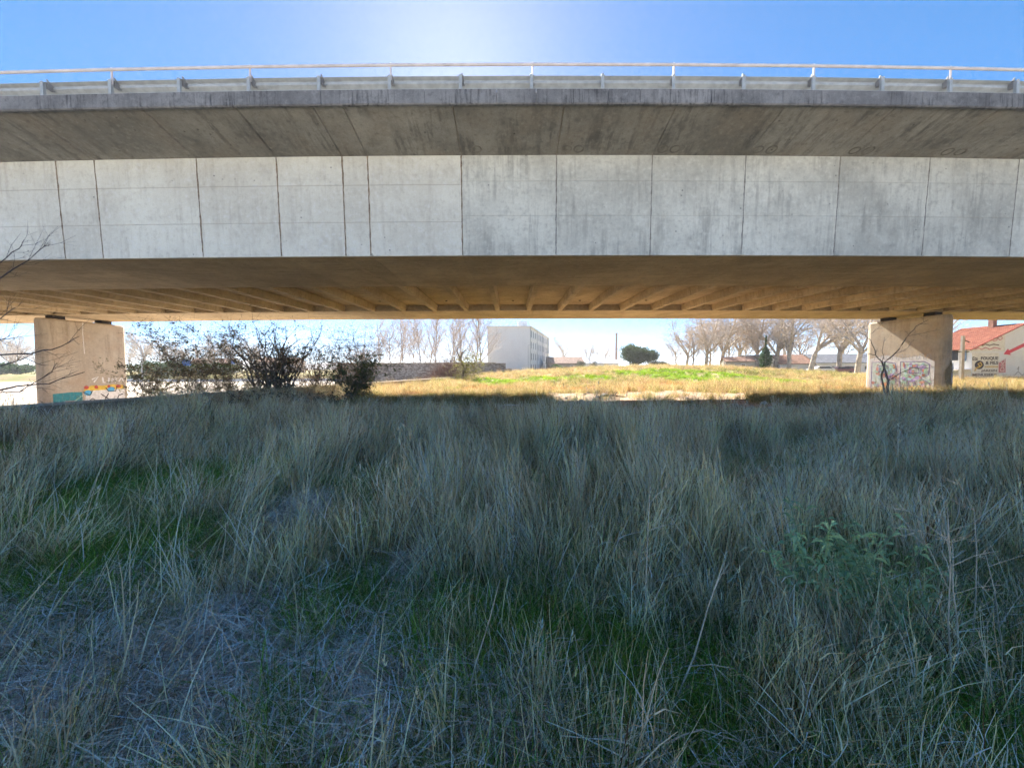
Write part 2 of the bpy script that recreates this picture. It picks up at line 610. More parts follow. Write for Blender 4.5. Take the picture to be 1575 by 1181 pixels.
# ribs across the shallow coffers between the two boxes
m = MB()
a, b = D1 - D0 - .02, D2 - D0 + .02
prof0 = [(-.125, Z_WB + .001), (.125, Z_WB + .001), (.19, Z_WB + .39), (-.19, Z_WB + .39)]
n0 = len(m.v)
for y in (a, b):
    m.v += [(x, y, z) for x, z in prof0]
m.f += [(0, 1, 5, 4), (1, 2, 6, 5), (2, 3, 7, 6), (3, 0, 4, 7), (3, 2, 1, 0), (4, 5, 6, 7)]
rib_me = m.mesh('cross_rib', soff_m)
k = -27
for k in range(-32, 33):
    place('cross_rib', rib_me, -.56 + k * 2.13)
# rings left by form ties in the overhang
ring_m = plain('ring_stain', (.19, .175, .15), var=.3)
m = MB()
N = 18
for r0, r1 in ((.17, .13),):
    for q in range(N):
        a0, a1 = 2 * PI * q / N, 2 * PI * (q + 1) / N
        for z0, z1, ra, rb in ((-.014, -.014, r0, r1), (0.02, -.014, r0, r0), (-.014, .02, r1, r1)):
            m.quad((math.cos(a0) * ra, math.sin(a0) * ra, z0), (math.cos(a1) * ra, math.sin(a1) * ra, z0), (math.cos(a1) * rb, math.sin(a1) * rb, z1), (math.cos(a0) * rb, math.sin(a0) * rb, z1))
ring_me = m.mesh('tie_ring', ring_m)
tilt = math.atan2(Z_WT - ZF_B, D_W - D0 - .2)
for bs in bounds:
    if -2 < bs < 22:
        for off in ((.28, .68) if bs > 0 else (.55,)):
            d = D_W - .26
            zz = Z_WT + .002 + (ZF_B + .04 - Z_WT) * (.26 / (D_W - D0 - .22))
            o = place('tie_ring', ring_me, bs + off + random.uniform(-.05, .05), d, z=zz)
            o.rotation_euler = (tilt, 0, bs / RAD)
            o.scale = (1, random.uniform(.85, 1.1), 1)
# dark drain holes in the coffer ceilings
m = MB(); m.tube([(0, 0, 0), (0, 0, .06)], .07, 8)
drain_me = m.mesh('drain_hole', dark_m)
for k in range(-10, 12):
    if k % 2 == 0:
        place('drain_hole', drain_me, .5 + k * 2.13, D1 + 1.0, z=Z_WB + .36)
        place('drain_hole', drain_me, .5 + k * 2.13, D2 - 1.6, z=Z_WB + .36)

# guardrail on the edge beam
rail = empty('guardrail', F(0, 11.2, ZF_T), 0, 'galvanised guardrail with a high tubular top rail along the viaduct edge', 'guardrail')
zr = lambda py, d: zat(py, d) - ZF_T
H_TOP, H_BEAM = zr(100.5, 11.2), zr(119.5, 11.45)
H_P = zr(116.5, 11.2)
m = MB(); m.prism([(-.05, 0), (.05, 0), (.05, H_P), (-.05, H_P)], -.006, .006)
m.prism([(-.056, 0), (-.05, 0), (-.05, H_P), (-.056, H_P)], -.045, .045)
post_me = m.mesh('post', galv_m)
m = MB(); m.box((.03, 0, (H_TOP + .07) / 2 + .2), (.045, .03, H_TOP - .33)); tall_me = m.mesh('rail_upright', tube_m)
m = MB(); m.box((0, .12, H_BEAM - .2), (.05, .13, .16)); m.tube([(-.05, .03, H_BEAM - .12), (.05, .03, H_BEAM - .12)], .018, 6)
m.bar((0, .05, H_BEAM - .02), (.03, .2, H_BEAM - .16), .03); m.bar((.03, .05, H_BEAM - .3), (.05, .2, H_BEAM - .26), .03)
spacer_me = m.mesh('spacer', plain('spacer_steel', (.24, .235, .23), rough=.6))
wp = [(.19, H_BEAM), (.29, H_BEAM - .05), (.29, H_BEAM - .09), (.185, H_BEAM - .15), (.185, H_BEAM - .21), (.29, H_BEAM - .27), (.29, H_BEAM - .32), (.19, H_BEAM - .40)]
m = MB(); m.prism(wp + [(y + .006, z) for y, z in wp[::-1]], -2.0, 2.02)
beam_me = m.mesh('guard_beam', galv_m)
m = MB(); m.tube([(-2.0, -.02, H_TOP), (2.0, -.02, H_TOP)], .040, 10)
tube_me = m.mesh('top_rail', tube_m, smooth=False)
for k in range(-26, 27):
    s = .98 + k * 2.0
    place('post', post_me, s, 11.2, rail, ZF_T)
    place('spacer', spacer_me, s + .03, 11.2, rail, ZF_T)
    if k % 2 == 0:
        place('rail_upright', tall_me, s, 11.2, rail, ZF_T)
        place('guard_beam', beam_me, s + 2, 11.2, rail, ZF_T)
        place('top_rail', tube_me, s + 2, 11.2, rail, ZF_T)

# ------------------------------------------------------------------ piers
white_p = plain('white_paint_on_concrete', (.72, .70, .68), var=.12, scale=4)
def paint(name, col):
    return plain(name, col, var=.15, scale=5)
P = {k: paint('spray_' + k, v) for k, v in dict(teal=(.06, .26, .30), white=(.74, .72, .70), blue=(.10, .40, .66), yellow=(.72, .48, .08), red=(.50, .09, .07), pink=(.62, .33, .28),
     black=(.03, .03, .035), lilac=(.46, .36, .60), mint=(.42, .62, .46), orange=(.68, .30, .16), aqua=(.45, .66, .68), grey=(.45, .44, .46), khaki=(.24, .20, .13)).items()}
def stadium(w, y0, y1, n=8):
    r = w / 2
    pts = []
    for i in range(n + 1):
        a = PI + PI * i / n
        pts.append((r * math.cos(a), y0 + r + r * math.sin(a)))
    for i in range(n + 1):
        a = PI * i / n
        pts.append((r * math.cos(a), y1 - r + r * math.sin(a)))
    return pts
def pier(s, z0, label, d0, d1, w):
    o = empty('bridge_pier', F(s, d0, z0), s / RAD, label, 'pier', 'piers carrying the viaduct')
    H = Z_WB - .26 - z0
    L = d1 - d0
    m = MB()
    m.column(stadium(w + .10, -.05, L + .05), -1.0, H - .25, stadium(w, 0, L))
    m.build('shaft', pier_m, o)
    m = MB()
    m.column(stadium(w, 0, L), H - .249, H - .12)
    m.column(stadium(w, 0, L), H - .12, H, stadium(w - .14, .07, L - .07))
    m.build('pier_cap', pier_m, o)
    for y in (L * .2, L * .75):
        m = MB(); m.box((0, y, H + .12), (w * .62, .7, .236)); m.build('bearing', dark_m, o)
    return o, H, L
PW = .92
pr, Hr, Lr = pier(30.85, gz(29.7, 27) - .05, 'right concrete pier with multicoloured bubble letter graffiti, half in sun', 24.9, 30.3, PW)
pl, Hl, Ll = pier(-32.75, -1.0, 'left concrete pier with teal and white graffiti above the parapet', 24.9, 30.3, PW)
def patch(par, name, side, pts, mat, off):
    # a flat painted shape on the straight flank, points (y along the pier, z); slight taper of the shaft followed
    m = MB()
    H = Z_WB - .26 - par.location.z - .25
    def X(z):
        return side * (PW / 2 + .05 * (1 - (z + 1) / (H + 1)) + off)
    v = [(X(z), y, z) for y, z in pts]
    m.quad(*v)
    o = m.build(name, mat, par)
    return o
def blob(cx, cz, rx, rz_, n=14, j=.12, rnd=random.Random(3)):
    return [(cx + rx * math.cos(2 * PI * i / n) * rnd.uniform(1 - j, 1 + j), cz + rz_ * math.sin(2 * PI * i / n) * rnd.uniform(1 - j, 1 + j)) for i in range(n)]
def stroke(pts, w):
    L_, R_ = [], []
    for i, p in enumerate(pts):
        a = pts[max(i - 1, 0)]; b = pts[min(i + 1, len(pts) - 1)]
        dx, dz = b[0] - a[0], b[1] - a[1]
        l = math.hypot(dx, dz) or 1
        L_.append((p[0] - dz / l * w / 2, p[1] + dx / l * w / 2)); R_.append((p[0] + dz / l * w / 2, p[1] - dx / l * w / 2))
    return L_, R_
def spray(par, side, pts, w, mat, off):
    m = MB()
    H = Z_WB - .26 - par.location.z - .25
    X = lambda z: side * (PW / 2 + .05 * (1 - (z + 1) / (H + 1)) + off)
    a, b = stroke(pts, w)
    for i in range(len(pts) - 1):
        m.quad(*[(X(z), y, z) for y, z in (a[i], a[i + 1], b[i + 1], b[i])])
    return m.build('graffiti_stroke', mat, par)
# right pier: inner flank faces -X; local y grows away from the camera, so letters run from far (left) to near (right)
y0, y1 = PW / 2, Lr - PW / 2
LY = y1 - y0
zb = lambda f: .15 + f * 2.25
yr = lambda f: y1 - f * LY
patch(pr, 'graffiti_ground', -1, [(yr(a), b) for a, b in ((0, 0.1), (1, 0.1), (1, 2.35), (.8, 2.75), (.55, 2.6), (.3, 2.85), (0, 2.6))], white_p, .004)
rp = random.Random(5)
pale_g = paint('spray_pale_mint', (.60, .68, .62))
cols = [P[k] for k in ('mint', 'lilac', 'orange', 'aqua', 'pink', 'mint', 'lilac', 'aqua')]
for (a0, a1) in ((.05, .46), (.52, .95)):
    patch(pr, 'graffiti_letter', -1, [(yr(a), zb(b)) for a, b in ((a0, .05), (a1, .05), (a1, .45), (a1 - .03, .9), (a1 - .12, .96), (a0, .96))], pale_g, .008)
for i in range(95):
    a = rp.choice((rp.uniform(.08, .43), rp.uniform(.55, .92)))
    b = rp.uniform(.1, .9)
    patch(pr, 'graffiti_fill', -1, blob(yr(a), zb(b), rp.uniform(.06, .22), rp.uniform(.06, .2), 9, .3, rp), rp.choice(cols), .011 + i * .0002)
outl = [[(.05, .05), (.05, .97), (.30, .97), (.44, .92), (.46, .66), (.40, .52), (.28, .5), (.46, .42), (.46, .05), (.05, .05)], [(.18, .62), (.18, .84), (.32, .84), (.34, .66), (.18, .62)],
        [(.52, .05), (.52, .97), (.86, .97), (.94, .88), (.93, .55), (.82, .45), (.95, .3), (.95, .05), (.8, .05), (.74, .34), (.66, .34), (.64, .05), (.52, .05)], [(.66, .6), (.66, .8), (.78, .8), (.8, .62), (.66, .6)]]
for q in outl:
    spray(pr, -1, [(yr(a), zb(b)) for a, b in q], .07, P['lilac'], .034)
    spray(pr, -1, [(yr(a), zb(b)) for a, b in q], .025, P['black'], .037)
rq = random.Random(8)
for i in range(22):
    a = rq.uniform(.03, .97); b = rq.uniform(.2, .95)
    spray(pr, -1, [(yr(a), zb(b)), (yr(a + .003), zb(b - rq.uniform(.08, .3)))], .018, rq.choice(cols), .0325 + i * .00004)
for i in range(9):
    a = .08 + i * .1
    spray(pr, -1, [(yr(a), zb(1.03)), (yr(a + .02), zb(1.18)), (yr(a + .06), zb(1.2)), (yr(a + .07), zb(1.05))], .045, P['grey'], .010)
# tag on the nose of the right pier
def nose_patch(par, cy_, cz, rx, rz_, mat, name='graffiti_patch', ext=.012):
    m = MB(); r = PW / 2 + .07 + ext
    N_ = 12
    pts = blob(0, 0, 1, 1, N_, .2)
    vs = []
    for y, z in pts:
        a = cy_ + y * rx
        vs.append((r * math.sin(a), PW / 2 - r * math.cos(a), cz + z * rz_))
    cen = (r * math.sin(cy_), PW / 2 - r * math.cos(cy_), cz)
    for i in range(N_):
        m.quad(cen, vs[i], vs[(i + 1) % N_])
    return m.build(name, mat, par)
nose_patch(pr, .1, 1.3, .6, .95, P['khaki'])
nose_patch(pr, .35, 1.9, .2, .3, P['white'], ext=.03)
nose_patch(pr, .38, 1.85, .07, .1, P['black'], ext=.045)
nose_patch(pr, .25, 1.2, .18, .4, P['grey'], ext=.03)
# left pier: inner flank faces +X, letters run from near (left) to far (right)
z_w = 1.0                                     # local z where the parapet top hides the rest
yl = lambda f: PW / 2 + f * (Ll - PW)
patch(pl, 'graffiti_panel', 1, [(yl(a), b) for a, b in ((-.02, 0), (.36, 0), (.36, 1.30), (.2, 1.33), (-.02, 1.27))], P['teal'], .004)
patch(pl, 'graffiti_shape', 1, [(yl(a), b) for a, b in ((.02, .2), (.05, .5), (.14, .72), (.24, .7), (.33, .55), (.35, .2))], P['pink'], .010)
patch(pl, 'graffiti_shape', 1, blob(yl(.1), .62, .12, .07), P['red'], .016)
patch(pl, 'graffiti_shape', 1, blob(yl(.24), .66, .12, .06), P['red'], .016)
spray(pl, 1, [(yl(.22), .6), (yl(.3), .85), (yl(.36), 1.05)], .06, P['mint'], .020)
patch(pl, 'graffiti_panel', 1, [(yl(a), b) for a, b in ((.37, 0), (1, 0), (1, 1.35), (.8, 1.42), (.6, 1.5), (.42, 1.35))], P['white'], .004)
patch(pl, 'graffiti_band', 1, [(yl(a), b) for a, b in ((.38, 1.36), (.99, 1.42), (.98, 1.7), (.8, 1.78), (.66, 1.7), (.5, 1.76), (.40, 1.6))], P['yellow'], .010)
for a, w in ((.42, .16), (.56, .12), (.75, .1), (.9, .2)):
    patch(pl, 'graffiti_fill', 1, blob(yl(a), 1.62, w, .13), P['red'], .016)
patch(pl, 'graffiti_fill', 1, blob(yl(.44), 1.22, .26, .2), P['blue'], .016)
patch(pl, 'graffiti_fill', 1, blob(yl(.78), 1.42, .26, .17), P['blue'], .020)
for q in ([(.37, 1.3), (.46, 1.0), (.5, 1.35)], [(.70, 1.55), (.74, 1.25), (.85, 1.25), (.88, 1.6)], [(.4, .5), (.5, .8), (.56, .55)], [(.62, 1.1), (.7, .8), (.78, .5)], [(.66, .5), (.74, 1.1)], [(.85, .4), (.9, .9), (.97, 1.0)]):
    spray(pl, 1, [(yl(a), b) for a, b in q], .06, P['black'], .024)
for q in ([(.5, 2.2), (.6, 2.4), (.53, 2.0)], [(.66, 2.35), (.67, 1.95), (.70, 1.95)], [(.76, 2.3), (.75, 1.95)], [(.8, 1.95), (.81, 2.25), (.86, 1.95), (.87, 2.3)], [(.91, 1.98), (.96, 2.3), (.99, 1.98)]):
    spray(pl, 1, [(yl(a), b) for a, b in q], .11, P['white'], .012)
spray(pl, 1, [(yl(.42), 4.1), (yl(.41), 5.6), (yl(.42), 6.4)], .05, P['white'], .008)

# ------------------------------------------------------------------ parapet and stone wall
par_m = concrete('parapet_concrete', (.40, .34, .28), (.16, .12, .09), streak=.5, seed=8)
cop_m = concrete('coping_concrete', (.62, .55, .45), (.35, .28, .2), streak=0, pits=False, seed=9)
par = empty('parapet_wall', (wall_x(12.7), 12.7, 0), -math.atan(WDX), 'long low parapet wall with pale coping running away under the viaduct', 'wall')
cs = math.sqrt(1 + WDX * WDX)
m = MB(); m.box((-.02, (-9 + 46) / 2, -.27), (.24, 55, 1.9)); m.build('wall_body', par_m, par)
m = MB(); m.box((0, 0, .735), (.34, 2.985, .08)); cop_me = m.mesh('coping_stone', cop_m)
y = -7.5
while y < 46:
    link('coping_stone', cop_me, par, (0, y, 0)); y += 3.0

t = NT('rubble_stone')
vo = t.n('ShaderNodeTexVoronoi'); vo.inputs['Scale'].default_value = 2.6
t.l(t.scaled((1, 1, 1.7)), vo.inputs['Vector'])
vd = t.n('ShaderNodeTexVoronoi', feature='DISTANCE_TO_EDGE'); vd.inputs['Scale'].default_value = 2.6
t.l(t.scaled((1, 1, 1.7)), vd.inputs['Vector'])
c = t.mix(t.ramp(vo.outputs['Color'], .2, .8), (.20, .175, .155), (.40, .36, .32))
c = t.mix(t.ramp(vd.outputs['Distance'], .02, .08, .7, 0), c, (.12, .10, .09))
t.bump(vd.outputs['Distance'], .6, .08)
rub_m = t.done(c, .95, .1)
sw = empty('stone_wall', (xat(676, 66), 66, 0), 0, 'old grey rubble stone wall with pale coping in front of bare trees', 'wall')
w0, w1 = xat(520, 66), xat(778, 66)
zt = zat(558.5, 66)
m = MB(); m.box(((w0 + w1) / 2 - sw.location.x, 0, (zt - 2) / 2), (w1 - w0, .6, zt + 2)); m.build('wall_body', rub_m, sw)
m = MB(); m.prism([(-.3, -2), (.3, -2), (.3, zt - .9), (-.3, zt - .9)], w1 - sw.location.x + .005, w1 - sw.location.x + 1.0); m.build('wall_end', rub_m, sw)
m = MB(); m.box((0, 0, zt + .08), (2.98, .8, .155)); me = m.mesh('coping_stone', cop_m)
x = w0 + 1.5
while x < w1 - 1:
    link('coping_stone', me, sw, (x - sw.location.x, 0, 0)); x += 3.0

# ------------------------------------------------------------------ buildings
def wall_mat(name, base, dark, scale=.6):
    return concrete(name, base, dark, streak=.3, streak_v=(.8, .8, .15), blotch=.25, pits=False, seed=12, bump=.1)
plaster_w = wall_mat('pale_render', (.80, .79, .77), (.64, .62, .60))
glass_m = plain('window_glass', (.05, .055, .065), rough=.45, spec=.25, var=.2)
trim_m = plain('white_trim', (.75, .74, .72), var=.08)
tile_m = plain('terracotta_tiles', (.27, .15, .105), var=.35, scale=2.5, bump=.5)
grey_roof = plain('slate_grey_roof', (.16, .17, .20), var=.2, scale=2)
brick_m = plain('red_brick', (.36, .20, .14), var=.2, scale=2)
shut_m = plain('faded_blue_shutter', (.22, .33, .50), var=.15)

bY = 103.0
g0 = at(750, 572, bY); g1 = at(815, 572, bY)
zb0 = g0.z - .5
zt0 = at(800, 503, bY).z
far_x = xat(845, 146); 
ab = empty('apartment_building', (g1.x, bY, zb0), 0, 'big pale four storey block with blank gable and rows of windows', 'building')
dv = Vector((far_x - g1.x, 146 - bY, 0)); LB = dv.length; dv.normalize()
Wg = g1.x - g0.x
HB = zt0 - zb0
back = (dv.x * LB, dv.y * LB)
m = MB()
m.column([(-Wg, 0), (0, 0), back, (back[0] - Wg, back[1])], 0, HB)
m.build('wall', plaster_w, ab)
m = MB()
e = .35
m.column([(-Wg - e, -e), (e, -e), (back[0] + e, back[1] + e), (back[0] - Wg - e, back[1] + e)], HB + .002, HB + .3)
m.build('roof_slab', trim_m, ab)
nrm = Vector((dv.y, -dv.x, 0))
wm = MB(); wm.box((0, 0, 0), (1.5, .10, 2.05)); win_me = wm.mesh('window', trim_m)
pm = MB(); pm.box((0, 0, 0), (1.25, .06, 1.8)); pane_me = pm.mesh('pane', glass_m)
ang = math.atan2(dv.y, dv.x)
for r_ in range(4):
    for c_ in range(12):
        p = dv * (2.2 + c_ * 3.55) + nrm * .02
        o = link('window', win_me, ab, (p.x, p.y, HB * (.13 + .245 * r_)), ang)
        link('pane', pane_me, o, (0, -.03, 0))
for c_ in (0.6, 12.5, 25.0, 37.5):                     # rainwater pipes down the long facade
    p = dv * c_ + nrm * .12
    m = MB(); m.tube([(p.x, p.y, 0), (p.x, p.y, HB)], .09, 6); m.build('downpipe', galv_m, ab)
for r_ in range(3):
    p0, p1 = dv * .2 + nrm * .05, dv * (LB - .2) + nrm * .05
    m = MB(); m.bar((p0.x, p0.y, HB * (.255 + .245 * r_)), (p1.x, p1.y, HB * (.255 + .245 * r_)), .14, .16); m.build('string_course', trim_m, ab)
rm = MB()
for i in range(9):
    rm.bar((-Wg + .6 + i * 1.3, .5, HB + .3), (-Wg + .6 + i * 1.3, .5, HB + 1.3), .06)
rm.bar((-Wg + .6, .5, HB + 1.3), (-.4, .5, HB + 1.3), .06); rm.bar((-Wg + .6, .5, HB + .8), (-.4, .5, HB + .8), .05)
rm.build('roof_railing', galv_m, ab)
rm = MB(); rm.box((-1.8, 5, HB + 1.1), (2.6, 3, 1.6)); rm.build('roof_hut', trim_m, ab)

def gable_house(name, label, cat, x, y, w, d, h, roof_h, wm_, rm_, rz=0, windows=(), group=None):
    z = gz(x, y) - .4
    o = empty(name, (x, y, z), rz, label, cat, group)
    m = MB()
    m.prism([(-d / 2, 0), (d / 2, 0), (d / 2, h), (0, h + roof_h), (-d / 2, h)], -w / 2, w / 2)
    m.build('wall', wm_, o)
    m = MB()
    ov = .35
    k = roof_h / (d / 2)
    for s_ in (-1, 1):
        m.prism([(0, h + roof_h + .02), (s_ * (d / 2 + ov), h - ov * k + .02), (s_ * (d / 2 + ov), h - ov * k + .16), (0, h + roof_h + .18)], -w / 2 - .25, w / 2 + .25)
    m.build('roof', rm_, o)
    for (wx, wz, ww, wh) in windows:
        f_ = MB(); f_.box((wx, -d / 2 - .02, wz), (ww, .1, wh)); fo = f_.build('window', trim_m, o)
        q = MB(); q.box((wx, -d / 2 - .06, wz), (ww - .2, .06, wh - .2)); q.build('pane', glass_m, fo)
    return o
def hx(px, Y):
    return xat(px, Y)
gable_house('low_house', 'low house with orange tile roof just past the apartment block', 'house', hx(868, 125), 125, 11, 8, 2.9 , 2.0, wall_mat('ochre_render', (.42, .33, .24), (.25, .2, .15)), tile_m, 0, ((-3, 1.7, 1, 1.2), (2, 1.7, 1, 1.2)))
gable_house('low_house', 'long whitish shed left of the round pine', 'house', hx(918, 150), 150, 15, 8, 3.4, 1.2, plaster_w, trim_m, 0, ((-4, 1.9, 1.2, 1.0), (1, 1.9, 1.2, 1.0), (5, 1.9, 1.2, 1.0)))
gable_house('low_house', 'tiny rendered house with red tile roof behind the straw mound', 'house', hx(1134, 85), 85, 5.5, 5, 3.0, .9, wall_mat('grey_render', (.48, .44, .38), (.3, .27, .22)), tile_m, R(-18), ((.6, 2.1, .9, .8),))
gable_house('low_house', 'blocky grey stone outbuilding beside the cypress', 'house', hx(1160, 92), 92, 5.5, 5, 4.3, .3, rub_m, grey_roof, R(-10), ((-1, 3.4, .7, .6),))
gable_house('long_barn', 'long barn with faded terracotta roof under the plane trees', 'barn', hx(1222, 92), 92, 10, 9, 2.6, 2.0, plaster_w, tile_m, R(-12), ((-3, 1.8, .9, .9), (2.5, 1.8, .9, .9)))
gable_house('long_barn', 'long barn with dark grey roof behind the thick plane trunk', 'barn', hx(1285, 90), 90, 13, 9, 2.7, 1.9, plaster_w, grey_roof, R(-8), ((-4, 1.6, 2.0, .9), (0, 1.6, 2, .9), (4, 1.6, 2, .9)))
gable_house('low_house', 'distant pale house among trees beyond the paved yard', 'house', -115, 150, 14, 9, 4.0, 2.0, plaster_w, tile_m, R(10), ((-3, 2.2, 1, 1.2), (2, 2.2, 1, 1.2)))
gable_house('low_house', 'distant pinkish house half hidden by the leafy shrubs', 'house', -96, 160, 16, 9, 4.6, 1.8, wall_mat('pink_render', (.52, .40, .34), (.4, .3, .25)), tile_m, R(4), ((-5, 2.4, 1, 1.2), (0, 2.4, 1, 1.2), (5, 2.4, 1, 1.2)))

ch = empty('factory_chimney', (xat(948, 190), 190, 0), 0, 'slim tapering brick factory chimney rising behind the round pine', 'chimney')
m = MB(); zt_ = zat(513, 190)
m.column([(0.8 * math.cos(a * PI / 5), 0.8 * math.sin(a * PI / 5)) for a in range(10)], 0, zt_, [(.45 * math.cos(a * PI / 5), .45 * math.sin(a * PI / 5)) for a in range(10)])
m.build('shaft', brick_m, ch)
m = MB(); m.column([(.6 * math.cos(a * PI / 5), .6 * math.sin(a * PI / 5)) for a in range(10)], zt_ - .8, zt_ + .1); m.build('crown_ring', brick_m, ch)

# the building with the painted gable on the right
sY = 45.0
A = at(1494, 590, sY); zg = gz(A.x, sY) - .3
shop = empty('painted_building', (A.x, sY, 0), 0, 'white building with painted advertising gable and red tile roof', 'building')
ze = at(1494, 537, sY).z
rid = at(1575, 500, sY)
slope = (rid.z - ze) / (rid.x - A.x)
WS = 2 * (rid.x - A.x)
sd = Vector((0, 1.0, 0))
gab_m = wall_mat('white_render', (.77, .80, .83), (.62, .61, .61))
m = MB()
top = WS / 2 * slope + ze
fr = [(0, 0, zg), (WS, 0, zg), (WS, 0, ze), (WS / 2, 0, top), (0, 0, ze)]
bk = [(x + sd.x * 6, y + sd.y * 6, z) for x, y, z in fr]
m.quad(*fr); m.quad(*bk[::-1])
for i in range(5):
    j = (i + 1) % 5
    m.quad(fr[i], fr[j], bk[j], bk[i])
m.build('wall', gab_m, shop)
rows = []
t = NT('roman_tiles')
wv = t.n('ShaderNodeTexWave', wave_type='BANDS', bands_direction='Y'); wv.inputs['Scale'].default_value = 1.6; wv.inputs['Distortion'].default_value = .4
t.l(t.pos, wv.inputs['Vector'])
f = t.noise(scale=2.2, detail=5)
c = t.mix(t.ramp(f, .35, .65), (.23, .085, .06), (.33, .14, .095))
c = t.mix(t.ramp(t.noise(scale=7, detail=3), .5, .7, 0, .6), c, (.24, .09, .06))
t.bump(wv.outputs['Fac'], .6, .06)
rtile_m = t.done(c, .9, .1)
m = MB()
for s_, x0_, x1_ in ((1, -.5, WS / 2), (-1, WS + .5, WS / 2)):
    a0 = Vector((x0_, -.15, ze - .5 * slope + .03)); a1 = Vector((x1_, -.15, top + .03))
    o12 = sd * 6.3
    for k in range(24):          # courses of tiles, each stepping over the one below
        f0, f1 = k / 24, (k + 1) / 24
        p0, p1 = a0.lerp(a1, f0), a0.lerp(a1, f1)
        lift = Vector((0, 0, .07)); lo = Vector((0, 0, .01))
        m.quad(p0 + lift, p1 + lo, p1 + lo + o12, p0 + lift + o12)
        m.quad(p0 + lift, p0 - lo * 6, p0 - lo * 6 + o12, p0 + lift + o12)
        m.quad(p0 - lo * 6, p0 + lift, p1 + lo, p1 - lo * 6)
m.build('roof', rtile_m, shop, fix=False)
ver_m = plain('verge_board', (.42, .13, .10), var=.2)
m = MB(); m.bar((-.5, -.18, ze - .5 * slope - .03), (WS / 2, -.18, top - .03), .12, .14); m.build('verge', ver_m, shop)
m = MB(); m.box((WS / 2 - .4, 2.6, top + .4), (.5, .5, 2.0)); m.build('chimney', brick_m, shop)
# window with blue shutters and canopy on the side wall
def side(p, z, off=0.0):
    n_ = Vector((-sd.y, sd.x, 0))
    q = sd * p + n_ * off
    return (q.x, q.y, z)
sang = math.atan2(sd.y, sd.x)
m = MB(); m.box((0, 0, 0), (1.3, .12, 1.5)); wo_ = m.build('window', trim_m, shop); wo_.location = side(1.9, 2.75 + zg + .3, .03); wo_.rotation_euler[2] = sang
m = MB(); m.box((0, .05, 0), (1.05, .06, 1.3)); m.build('pane', glass_m, wo_)
for p in (.85, 2.95):
    m = MB(); m.box((0, 0, 0), (.55, .08, 1.5)); q = m.build('shutter', shut_m, shop); q.location = side(p, 2.75 + zg + .3, .08); q.rotation_euler[2] = sang
can_m = plain('canopy_sheet', (.66, .60, .52), var=.1)
m = MB(); m.box((0, .7, 0), (7.5, 1.5, .12)); q = m.build('canopy', can_m, shop); q.location = side(3.9, 1.55, .0); q.rotation_euler[2] = sang
m = MB(); m.box((0, 0, 0), (1.0, .1, 1.0)); q = m.build('window', glass_m, shop); q.location = side(4.2, .6, .03); q.rotation_euler[2] = sang

def text_mesh(name, s, size, mat, bold=0.0, sx=1.0):
    cu = bpy.data.curves.new(name, 'FONT')
    cu.body = s; cu.size = size; cu.extrude = .004; cu.offset = bold
    cu.resolution_u = 3
    ob = bpy.data.objects.new(name, cu)
    C.objects.link(ob)
    bpy.context.view_layer.update()
    dg = bpy.context.evaluated_depsgraph_get()
    me = bpy.data.meshes.new_from_object(ob.evaluated_get(dg))
    bpy.data.objects.remove(ob)
    me.materials.clear(); me.materials.append(mat)
    me.name = name
    return me
ink = plain('faded_black_paint', (.06, .055, .07), var=.3)
ink2 = plain('worn_brown_paint', (.16, .12, .10), var=.3)
rose = plain('faded_red_paint', (.55, .22, .24), var=.15)
arrow_m = plain('red_arrow_paint', (.62, .09, .13), var=.08)
gold = plain('gold_paint', (.62, .42, .10), var=.2)
cream = plain('cream_panel', (.68, .66, .60), var=.08)
def wallpt(px, py):
    p = at(px, py, sY)
    return p.x - A.x, p.z
def put_text(s, px0, py, px1, hpx, mat, bold=.0, rot=0.):
    x0, z0 = wallpt(px0, py); x1, _ = wallpt(px1, py); _, z1 = wallpt(px0, py - hpx)
    me = text_mesh('lettering', s, 1.0, mat, bold)
    v = np.array([q.co[:] for q in me.vertices])
    w_, h_ = v[:, 0].max() - v[:, 0].min(), v[:, 1].max() - v[:, 1].min()
    o = link('lettering', me, shop)
    if rot:
        # letters climb the wall
        xa, za = wallpt(px0, py); xb, zb_ = wallpt(px1, py - hpx)
        o.rotation_euler = (PI / 2, -PI / 2, 0)
        o.scale = ((zb_ - za) / w_, (xb - xa) / h_, 1)
        o.location = (xb, -.03, za)
        o.location.x = xb
        return o
    o.rotation_euler = (PI / 2, 0, 0)
    o.scale = ((x1 - x0) / w_, (z1 - z0) / h_, 1)
    o.location = (x0 - v[:, 0].min() * o.scale[0], -.02, z0 - v[:, 1].min() * o.scale[1])
    return o
def wall_poly(name, pts, mat, off):
    m = MB(); m.quad(*[(wallpt(px, py)[0], -off, wallpt(px, py)[1]) for px, py in pts]); return m.build(name, mat, shop, fix=False)
def wall_line(name, pts, wpx, mat, off):
    q = [wallpt(*p) for p in pts]
    w_ = wpx * sY / FPX
    a, b = stroke(q, w_)
    m = MB()
    for i in range(len(q) - 1):
        m.quad(*[(x, -off, z) for x, z in (a[i], a[i + 1], b[i + 1], b[i])])
    return m.build(name, mat, shop, fix=False)
wall_poly('sign_panel', [(1495, 588), (1537, 588), (1537, 545), (1495, 545)], cream, .008)
wall_poly('sign_panel', [(1495, 543), (1546, 543), (1546, 518), (1528, 523), (1495, 536)], cream, .008)
put_text('Ets', 1495.5, 557.0, 1503.5, 6, ink, .02)
put_text('FOUQUE', 1508.5, 556.8, 1535, 5.8, ink, .03)
put_text('& FILS', 1515.5, 563.2, 1535, 5, ink, .03)
put_text('JARDIN', 1508.5, 575, 1533, 4, ink2, .02)
put_text('MENUISERIE', 1495.5, 581, 1533, 4, ink2, .02)
